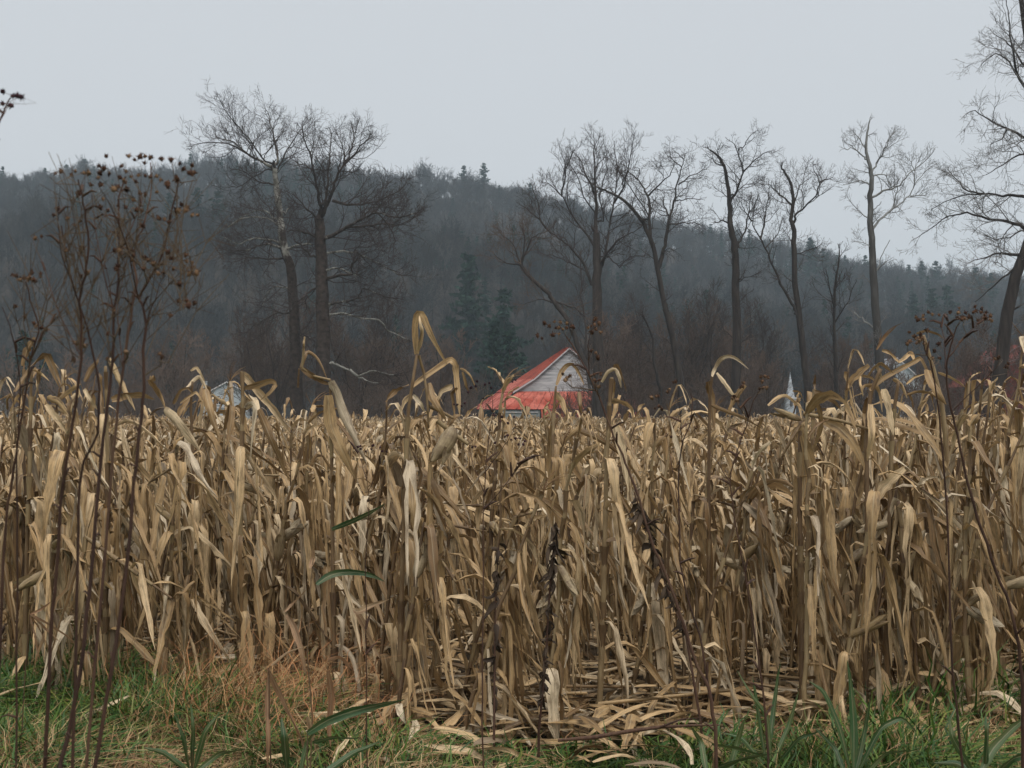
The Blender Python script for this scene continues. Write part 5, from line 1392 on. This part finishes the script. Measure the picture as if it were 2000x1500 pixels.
LEFT_HEADS = za((690,515),(840,515),(875,540),(910,520),(945,515),(980,525),(940,560),(1050,535),(1115,540),(1170,565),(1250,575),(1195,600),(1240,625),(1265,625),(1150,655),(1155,675),(1090,690),(1090,710),(1020,645),(1045,670),(980,650),(945,645),(900,640),(885,680),(855,650),(820,615),(790,580),(780,655),(805,670),(815,685),(765,715),(710,630),(675,595),(645,580),(650,625),(655,700),(590,700),(640,655),(575,625),(545,625),(490,615),(465,640),(400,615),(360,630),(515,750),(510,765),(440,920),(520,940),(485,965),(655,850),(700,870),(770,840),(820,850),(890,865),(920,870),(915,760),(945,765),(1020,750),(825,730),(745,730),(670,795),(870,800),(1180,830),(1160,870),(1220,850),(1250,900),(1210,870),(1285,900),(1035,920),(1070,925),(1100,945),(930,970),(1095,1140),(1115,1180),(1155,1140),(1210,1160),(1215,1200),(1250,1210),(1255,1240),(1280,1275),(1235,1280),(1130,1250),(940,1175),(935,1250),(965,1190),(995,1215),(870,1165),(865,1195),(750,1130),(775,1125),(770,1230),(755,1250),(540,1110),(530,1130),(430,1130),(570,1275),(525,1295),(1165,1350),(1030,1280),(1065,1275),(350,900),(375,860),(1160,1460),(1215,1455),(1235,1470),(1265,1470),(1225,1490))
LEFT_HEADS += zb((540,300),(545,420),(700,500),(480,510),(740,190),(700,340),(720,470),(820,460),(490,400),(1040,470),(1055,490),(1165,15),(1110,220))
weed('tall brown weed with dozens of dried seed heads, higher than the corn', 1.55, [
    ([(112,1530),(120,1488),(132,1440),(160,1300),(172,1180),(184,1060),(192,940),(207,820),(216,745),(222,685),(222,610),(232,550),(231,510),(234,450),(231,390),(245,345)], 21),
    ([(85,1530),(92,1400),(100,1220),(112,1100),(120,970),(132,886),(147,799),(159,700),(159,625),(153,585),(168,531),(174,474),(168,429),(162,384),(153,350)], 17),
    ([(180,1530),(192,1460),(216,1320),(236,1200),(248,1100),(260,960),(273,850),(282,760),(280,685),(285,634),(279,595),(270,582),(300,531),(318,501),(330,438),(345,372),(349,352)], 19),
    ([(140,1530),(150,1250),(153,994),(159,910),(192,850),(195,760),(180,679),(171,640),(147,574),(130,510),(120,440)], 14),
    ([(165,1530),(200,1150),(225,850),(240,718),(255,625),(267,550),(258,501),(270,465),(282,438),(291,396),(297,366),(294,318)], 14),
    ([(270,580),(250,480),(215,400),(190,360)], 6), ([(222,610),(200,520),(185,440),(178,370)], 6), ([(285,634),(300,590),(318,540),(345,500)], 6), ([(231,510),(262,430),(280,390),(255,330)], 6),
    ([(153,585),(120,500),(112,430),(118,360)], 5), ([(330,438),(350,420),(375,408)], 4), ([(159,700),(110,600),(85,520),(60,460)], 5), ([(222,640),(215,560),(200,490)], 6), ([(240,718),(228,600),(245,520),(236,470)], 5),
], LEFT_HEADS, 'dried seed-head weeds before the corn', fuzz=240, head_px=7.5)
weed('thin-stemmed seed-head weed at the west edge, lower than its dark neighbour', 1.75, [
    ([(-10,1530),(8,1060),(18,970),(30,895),(45,799),(60,700),(78,640),(60,590),(52,550)], 13), ([(30,1530),(35,1100),(32,900),(40,780),(36,700),(20,640),(5,600)], 9), ([(60,700),(90,640),(120,610)], 5)],
    za((130,1320),(160,1310),(190,1310),(215,1320),(230,1330),(180,1325),(80,1290),(105,1295),(205,1275),(265,1280),(265,1300),(230,1050),(270,1040)) + zb((235,290),(270,300),(300,310),(220,270),(160,230),(100,160)), 'dried seed-head weeds before the corn', fuzz=35, head_px=6.5)
weed('overhanging stem with dark purple seed heads, reaching in against the sky', 1.4, [
    ([(-150,1530),(-130,1000),(-100,600),(-55,380),(-20,280),(0,237),(12,205),(22,190)], 15), ([(0,237),(14,212),(28,200)], 4)],
    za((15,95),(85,125),(112,122),(140,130),(125,128),(15,175),(65,180),(77,188)), 'dried seed-head weeds before the corn', head_px=8.5, heads_mesh=DARKH)
zc = lambda *p: Z(p, 900, 550)
weed('dark slanting weed with a loose seed-head cluster over the barn ridge', 3.4, [
    ([(1396,1420),(1384,1340),(1360,1300),(1336,1220),(1300,1120),(1272,1060),(1250,980),(1233,934),(1215,886),(1197,850),(1179,796),(1161,754),(1140,712),(1122,682),(1107,658)], 15),
    ([(1150,735),(1149,700),(1149,664),(1155,640)], 5), ([(1161,754),(1168,742),(1170,730)], 4)],
    zc((500,350),(530,370),(545,270),(575,290),(610,260),(600,345),(640,300),(640,340),(665,310),(690,270),(690,300),(725,290),(735,300),(650,265),(620,300),(830,300),(850,290),(870,250),(880,240),(870,280),(900,270),(880,310),(910,330),(850,330),(880,465),(890,490),(895,500),(850,450),(870,605),(910,605),(880,650),(905,640),(895,685),(870,640),(690,625),(710,615),(680,640),(665,600)), 'dried seed-head weeds before the corn', head_px=6)
weed('forked thin weed with a few seed heads before the straight black trunk', 3.9, [
    ([(1500,1470),(1492,1360),(1484,1300),(1468,1200),(1456,1124),(1436,1020),(1424,940),(1440,880),(1461,820),(1470,784),(1488,757)], 9), ([(1424,940),(1400,900),(1370,870)], 5), ([(1461,820),(1440,790),(1432,770)], 4)],
    zc((1980,615),(1960,650),(1970,690),(1945,700),(1840,660),(1835,680),(1820,690),(2000,625),(1955,620),(1990,690),(1780,745),(1800,770),(1770,760)), 'dried seed-head weeds before the corn', head_px=6)
weed('dark thin weed with small heads before the V-shaped tree', 4.3, [
    ([(1400,1450),(1396,1416),(1384,1340),(1368,1248),(1344,1172),(1328,1100),(1324,940),(1332,865),(1350,829),(1352,780),(1348,770)], 10), ([(1328,1000),(1310,900),(1296,820)], 4), ([(1332,865),(1330,810),(1322,760)], 4)],
    zc((1360,700),(1350,720),(1400,650),(1385,655),(1345,715),(1270,745),(1290,810),(1310,830),(1285,745),(1240,755),(1265,825),(1500,880),(1530,950),(1340,1000),(1370,1010)), 'dried seed-head weeds before the corn', head_px=5.5)
zr2 = lambda *p: Z(p, 1680, 560, 0.16)
weed('branching weed with brown seed heads spread above the corn before the huge leaning tree', 3.1, [
    ([(1996,1340),(1990,1260),(1972,1180),(1940,1100),(1912,1020),(1892,955),(1880,895),(1868,844),(1858,800),(1850,760),(1848,720),(1854,688),(1862,656),(1872,632)], 14),
    ([(1848,720),(1846,696),(1846,669),(1840,640),(1837,627)], 5), ([(1860,656),(1850,650),(1852,632),(1850,618)], 4), ([(1852,700),(1880,662),(1904,638),(1917,624)], 5), ([(1862,800),(1920,745),(1945,718),(1955,700)], 4)],
    zr2((680,370),(705,400),(770,355),(770,400),(830,310),(880,335),(965,345),(1035,350),(1100,310),(1210,260),(1195,315),(1185,380),(1285,315),(1255,375),(1275,390),(1240,400),(1325,370),(1400,240),(1410,295),(1385,310),(1480,265),(1480,310),(1540,310),(1525,340),(1500,385),(1530,380),(1590,355),(1585,400),(1610,415),(1440,410),(1640,875),(1690,860),(1810,935),(1785,980)), 'dried seed-head weeds before the corn', head_px=6, fuzz=12)
weed('weed with a drooping clump of seed heads just above the pale house', 3.2, [
    ([(1880,1500),(1860,1300),(1850,1000),(1838,850),(1828,760),(1818,712),(1806,675),(1800,655)], 10)],
    zr2((600,555),(660,600),(740,580),(710,620),(765,625),(720,660),(690,690),(610,665),(575,695),(785,695),(815,530),(905,780),(960,695),(885,870),(970,870),(745,640),(735,600),(680,640)), 'dried seed-head weeds before the corn', head_px=6)
zd = lambda *p: Z(p, 500, 550)
weed('low wiry weed with many small dark heads before the west barn eave', 4.6, [
    ([(942,1420),(943,1250),(944,1000),(947,925),(956,850),(962,805),(962,780)], 7), ([(947,925),(980,880),(1005,840)], 4), ([(945,960),(920,900),(912,830),(910,790)], 4), ([(944,1000),(1000,930),(1020,880)], 4), ([(1000,930),(1030,890)], 3)],
    zd((1440,650),(1430,680),(1490,670),(1520,660),(1530,690),(1400,690),(1380,720),(1670,650),(1690,640),(1590,910),(1640,920),(1680,880),(1690,930),(1690,1020),(1660,1030),(1640,1000),(1620,1010),(1720,1020),(1750,1040),(1740,1060),(1710,1060),(1555,1050),(1410,1080),(1430,1075),(1310,800),(1290,800),(1360,790),(1340,810),(1550,870),(1600,880),(1560,930),(1480,760)), 'dried seed-head weeds before the corn', head_px=4.5, heads_mesh=DARKH)
weed('low wiry weed with dark heads under the dark sycamore trunk', 4.8, [
    ([(715,1430),(716,1250),(714,1100),(722,980),(716,920)], 6), ([(720,960),(742,905),(748,885)], 3), ([(716,940),(702,890),(700,880)], 3)],
    zd((640,1080),(680,1070),(680,1090),(715,1105),(750,1090),(760,1070),(810,1080),(820,1105),(850,1105),(665,1075)), 'dried seed-head weeds before the corn', head_px=4.5, heads_mesh=DARKH)

# --- blackened dock stems hung with rotten leaves
def dock(label, D, pts, w, clump):
    org = np.array([P(*pts[0], D)[0], D, 0.0]); c = thing('dead_weed', label, 'weed', tuple(org), 'blackened weed stems at the edge of the corn')
    L = from_photo(pts, D, 0.08) - org; L = np.vstack([[L[0, 0], L[0, 1], -0.03], L])
    m = MB(); m.tube(L, np.linspace(w, w * 0.4, len(L)) * 0.5 * D / F, 5); m.build('stem', M['weed_stem'], c)
    m = MB(); seg = np.linspace(0, 1, len(L))
    for i in range(clump):
        t = wrs.uniform(0.3, 1.0); p = np.array([np.interp(t, seg, L[:, k_]) for k_ in range(3)])
        d = np.array([wrs.normal() * 0.5, wrs.normal() * 0.5, -0.75 + wrs.normal() * 0.35]); ln = wrs.uniform(0.04, 0.11)
        ribbon(m, [p, p + d * ln * .4 + wrs.normal(size=3) * 0.01, p + d * ln * 0.8 + wrs.normal(size=3) * 0.012], wrs.uniform(0.018, 0.042), wrs, wrs.rand(), 6, 4, 2.0, 1.2)
    o = m.build('foliage', M['rotten'], c); o['kind'] = 'stuff'
dock('blackened weed hung with shrivelled leaves, below the east end of the barn roof', 6.3, [(1052,1430),(1060,1350),(1068,1250),(1074,1150),(1080,1080),(1085,1020)], 6, 60)
dock('blackened weed stem, below the west barn eave', 6.2, [(965,1430),(966,1300),(968,1150),(975,1060)], 6, 30)
dock('leaning blackened weed thick with rotten leaves, below the many-stemmed tree', 6.4, [(1370,1420),(1340,1240),(1310,1170),(1284,1090),(1262,1030),(1238,960)], 6, 60)

# ------------------------------------------------------------------ grass in front
grs = np.random.RandomState(31)
def edge_y(x): return np.interp(x, [-4, -1.2, -0.8, -0.4, 1.5, 4], [8.2, 7.9, 6.85, 6.5, 6.5, 6.65])
def blades(N, mat, name, hmin, hmax, wmin, wmax, accept, flop, lab, y0=3.6):
    x = grs.uniform(-0.46, 0.46, N * 3); y = y0 + (8.6 - y0) * grs.rand(N * 3) ** 0.75; x = x * y
    ok = accept(x, y); x, y = x[ok][:N], y[ok][:N]; n = len(x)
    h = grs.uniform(hmin, hmax, n) * (0.65 + 0.35 * np.sin(x * 3.1 + np.sin(y * 4.0)) * np.cos(y * 2.7)) * np.interp(x / y, [-0.12, -0.04, 0.09, 0.15], [1, 0.55, 0.55, 1]); w = grs.uniform(wmin, wmax, n)
    a = grs.uniform(0, 6.28, n); fl = grs.uniform(0.1, 1.0, n) * flop
    t = np.linspace(0, 1, 6)[None]
    r = (fl[:, None] * t ** 1.8) * h[:, None] * 1.2
    z = h[:, None] * (t - 0.55 * fl[:, None] * t ** 2.6)
    kink = grs.normal(size=(n, 6)) * 0.015 * h[:, None] / 0.3
    cx = x[:, None] + np.cos(a)[:, None] * r + kink; cy = y[:, None] + np.sin(a)[:, None] * r
    sx, sy = -np.sin(a)[:, None], np.cos(a)[:, None]
    ww = w[:, None] * 0.5 * np.array([0.8, 1.0, 1.0, 0.85, 0.55, 0.06])[None]
    V = np.stack([np.stack([cx - sx * ww, cy - sy * ww, z], -1), np.stack([cx + sx * ww, cy + sy * ww, z + ww * 0.5], -1)], 2).reshape(-1, 3)
    i = (np.arange(n) * 12)[:, None] + np.arange(5)[None] * 2
    q = np.stack([i, i + 1, i + 3, i + 2], -1).reshape(-1, 4)
    m = MB(); m.add(V, q, None, None, np.repeat(grs.rand(n), 12))
    o = m.build(name, mat); o['kind'] = 'stuff'; o['label'] = lab; o['category'] = 'grass'
pat = lambda x, y: np.sin(x * 1.7 + 0.6) + 0.8 * np.sin(y * 2.3 + x * 0.9) + 0.5 * np.sin(x * 4.3 - y * 1.1)
front = lambda x, y: y < edge_y(x) + 0.15 * grs.normal(size=x.shape) + 0.05
blades(22000, M['grass_green'], 'green_grass', 0.16, 0.62, 0.004, 0.012, lambda x, y: front(x, y) & (pat(x, y) + grs.normal(size=x.shape) * 0.8 > -0.3) & (grs.rand(len(x)) < np.interp(x / y, [-0.45, -0.1, -0.02, 0.09, 0.16], [1, 0.9, 0.3, 0.35, 1])), 1.55, 'low green grass along the edge of the cornfield')
blades(21000, M['grass_tan'], 'dead_grass', 0.12, 0.6, 0.002, 0.006, lambda x, y: front(x, y) & (pat(x, y) + grs.normal(size=x.shape) * 0.9 < 0.5), 1.75, 'matted tan and rust dead grass among the green')
blades(3600, M['grass_green'], 'grass_foliage', 0.28, 0.62, 0.007, 0.015, lambda x, y: (y < 7.4) & (x / y > 0.15) & (y > 5.4) & (pat(x * 1.9, y) > -0.3), 1.1, 'tall rank green grass below the eastern corn')
blades(1500, M['grass_green'], 'tufted_grass', 0.22, 0.55, 0.006, 0.013, lambda x, y: (y < 7.4) & (x / y < -0.06) & (y > 5.4) & (pat(x * 1.6, y * 1.3) > 0.1), 1.3, 'longer green grass bent over at the west end of the verge')
blades(6400, M['grass_rust'], 'foxtail_grass', 0.25, 0.95, 0.002, 0.006, lambda x, y: (np.abs(x / y + 0.175 + 0.05 * grs.normal(size=x.shape)) < 0.05) & (y > 6.4) & (y < 8.3), 0.9, 'rusty foxtail grass tangle at the corner of the corn')
blades(2600, M['grass_tan'], 'wispy_grass', 0.2, 0.5, 0.002, 0.004, lambda x, y: (np.abs(x / y - 0.0 + 0.05 * grs.normal(size=x.shape)) < 0.09) & (y > 6.7) & (y < 8.3), 0.8, 'thin tan grass standing among the middle corn stems')

# --- broad-bladed grass plants close to the camera, each leaf of its own
def grass_plant(label, D, leaves, stem=None, mat='green_leaf', group='broad-leaved grass plants before the corn'):
    x0, y0 = (stem or leaves[0][0])[0]
    org = np.array([P(x0, y0, D)[0], D, 0.0]); c = thing('grass_plant', label, 'grass', tuple(org), group)
    if stem:
        L = from_photo(stem, D, 0.05) - org
        L = np.vstack([[L[0, 0] * .9, L[0, 1], -0.03], L]); m = MB(); m.tube(L, np.linspace(0.004, 0.002, len(L)), 5); m.build('stem', M['weed_pale'], c)
    for e in leaves:
        pts, w = e[0], e[1]; mt = e[2] if len(e) > 2 else mat
        m = MB(); ribbon(m, from_photo(pts, D, 0.12) - org, w * D / F, hrs, 0, 13, 4, 0.5, 0.6, True, 0.5); m.build('leaf', M[mt], c)
    return c
grass_plant('tall grass plant, green upper leaves and dead tan lower ones, at the corn corner', 5.2, [
    ([(648,1034),(680,1022),(710,1008),(730,998),(752,985)], 13), ([(618,1142),(640,1125),(665,1117),(700,1117),(730,1124),(752,1136)], 15),
    ([(690,1190),(700,1195),(725,1182),(760,1170)], 13, 'tan_leaf'), ([(695,1190),(712,1220),(730,1260),(742,1285)], 16, 'tan_leaf'),
    ([(640,1290),(665,1285),(690,1310)], 12, 'tan_leaf'), ([(560,1200),(575,1225),(590,1270),(598,1320)], 17, 'tan_leaf'), ([(555,1195),(570,1180),(600,1150)], 6, 'tan_leaf'), ([(605,1110),(612,1090),(610,1072)], 10, 'tan_leaf')],
    [(605,1530),(610,1400),(600,1280),(606,1150),(612,1090)])
grass_plant('long flat green grass blade lying level before the front corn plant', 4.6, [
    ([(600,1432),(640,1405),(690,1388),(740,1376),(790,1366)], 24), ([(610,1450),(650,1440),(700,1442)], 12), ([(560,1500),(555,1440),(550,1400)], 16), ([(585,1520),(600,1450),(640,1400)], 14), ([(620,1520),(690,1470),(740,1450)], 14)], [(600,1530),(600,1432)])
grass_plant('limp dead grass plant with drooping tan leaves beside the green grass', 4.9, [
    ([(525,1310),(545,1350),(570,1400),(590,1440),(600,1490)], 18), ([(525,1305),(522,1370),(524,1440),(522,1500)], 12), ([(640,1310),(648,1360),(642,1420),(646,1460)], 13), ([(530,1300),(560,1275),(600,1262)], 6), ([(600,1400),(612,1450),(625,1485)], 12)], [(530,1530),(526,1400),(525,1305)], 'tan_leaf')
grass_plant('rank green grass clump before the corn, below the tall misty tree', 5.2, [
    ([(1668,1500),(1668,1420),(1662,1340),(1655,1290)], 15), ([(1672,1500),(1690,1420),(1700,1360)], 15), ([(1660,1500),(1640,1420),(1610,1350),(1580,1330)], 11), ([(1680,1500),(1720,1420),(1760,1400),(1790,1430)], 13), ([(1650,1510),(1630,1460),(1590,1420)], 12), ([(1690,1510),(1730,1470),(1790,1465)], 12)], [(1668,1530),(1668,1430)])
grass_plant('rank green grass clump below the steeple', 5.6, [
    ([(1500,1480),(1510,1400),(1520,1320),(1530,1270)], 11), ([(1495,1480),(1480,1380),(1470,1320)], 9), ([(1505,1480),(1500,1400),(1470,1360),(1440,1310)], 10), ([(1510,1490),(1540,1420),(1560,1350)], 10), ([(1520,1490),(1560,1440),(1610,1425)], 10), ([(1490,1490),(1450,1440),(1410,1430)], 12)], [(1502,1530),(1503,1420)])
grass_plant('wide green grass blades at the east edge, pointing up and out', 4.8, [
    ([(1915,1510),(1940,1460),(1980,1420),(2020,1390)], 20), ([(1925,1510),(1930,1430),(1925,1390)], 14), ([(1900,1510),(1860,1440),(1855,1400)], 13), ([(1935,1520),(1980,1480),(2030,1470)], 18), ([(1905,1515),(1870,1490),(1820,1490)], 14)], [(1915,1540),(1918,1480)])
grass_plant('frosty blue-green grass blades lying low below the straight black trunk', 4.5, [
    ([(1390,1455),(1430,1462),(1480,1475),(1530,1500)], 20), ([(1400,1500),(1450,1480),(1520,1470)], 16), ([(1420,1520),(1440,1450),(1455,1400)], 14), ([(1380,1510),(1370,1450),(1350,1420)], 12)], [(1395,1540),(1392,1470)])
grass_plant('green grass clump at the west side, in the matted grass', 5.0, [
    ([(370,1500),(360,1440),(340,1390)], 12), ([(380,1500),(400,1430),(430,1390)], 12), ([(365,1505),(320,1470),(280,1460)], 13), ([(385,1505),(430,1470),(480,1462)], 12), ([(375,1500),(378,1420),(372,1370)], 10)], [(375,1530),(375,1460)])
grass_plant('tan grass with a tuft of narrow leaves against the shaded western corn', 6.0, [
    ([(60,1200),(90,1215),(130,1240),(155,1262)], 8), ([(58,1200),(80,1190),(100,1175)], 6), ([(60,1205),(70,1240),(78,1290)], 16), ([(58,1205),(75,1225),(105,1290)], 9), ([(62,1202),(90,1230),(118,1255)], 6)], [(40,1480),(48,1330),(58,1200)], 'tan_leaf')
# a fallen dead branch in the grass
D = 6.2
t = thing('fallen_branch', 'thin dead branch lying in the grass below the many-stemmed tree', 'branch', tuple(np.array([P(1230, 1428, D)[0], D, 0])))
org = np.array(t.location)
m = MB(); m.tube(from_photo([(1090,1446),(1160,1440),(1230,1428),(1290,1420),(1350,1417),(1405,1416)], D, 0.05) - org, [0.008, 0.012, 0.011, 0.009, 0.007, 0.004], 6); m.build('stem', M['weed_stem'], t)
m = MB(); m.tube(from_photo([(1290,1420),(1330,1405),(1370,1402)], D, 0.05) - org, [0.006, 0.004, 0.002], 5); m.build('side_branch', M['weed_stem'], t)
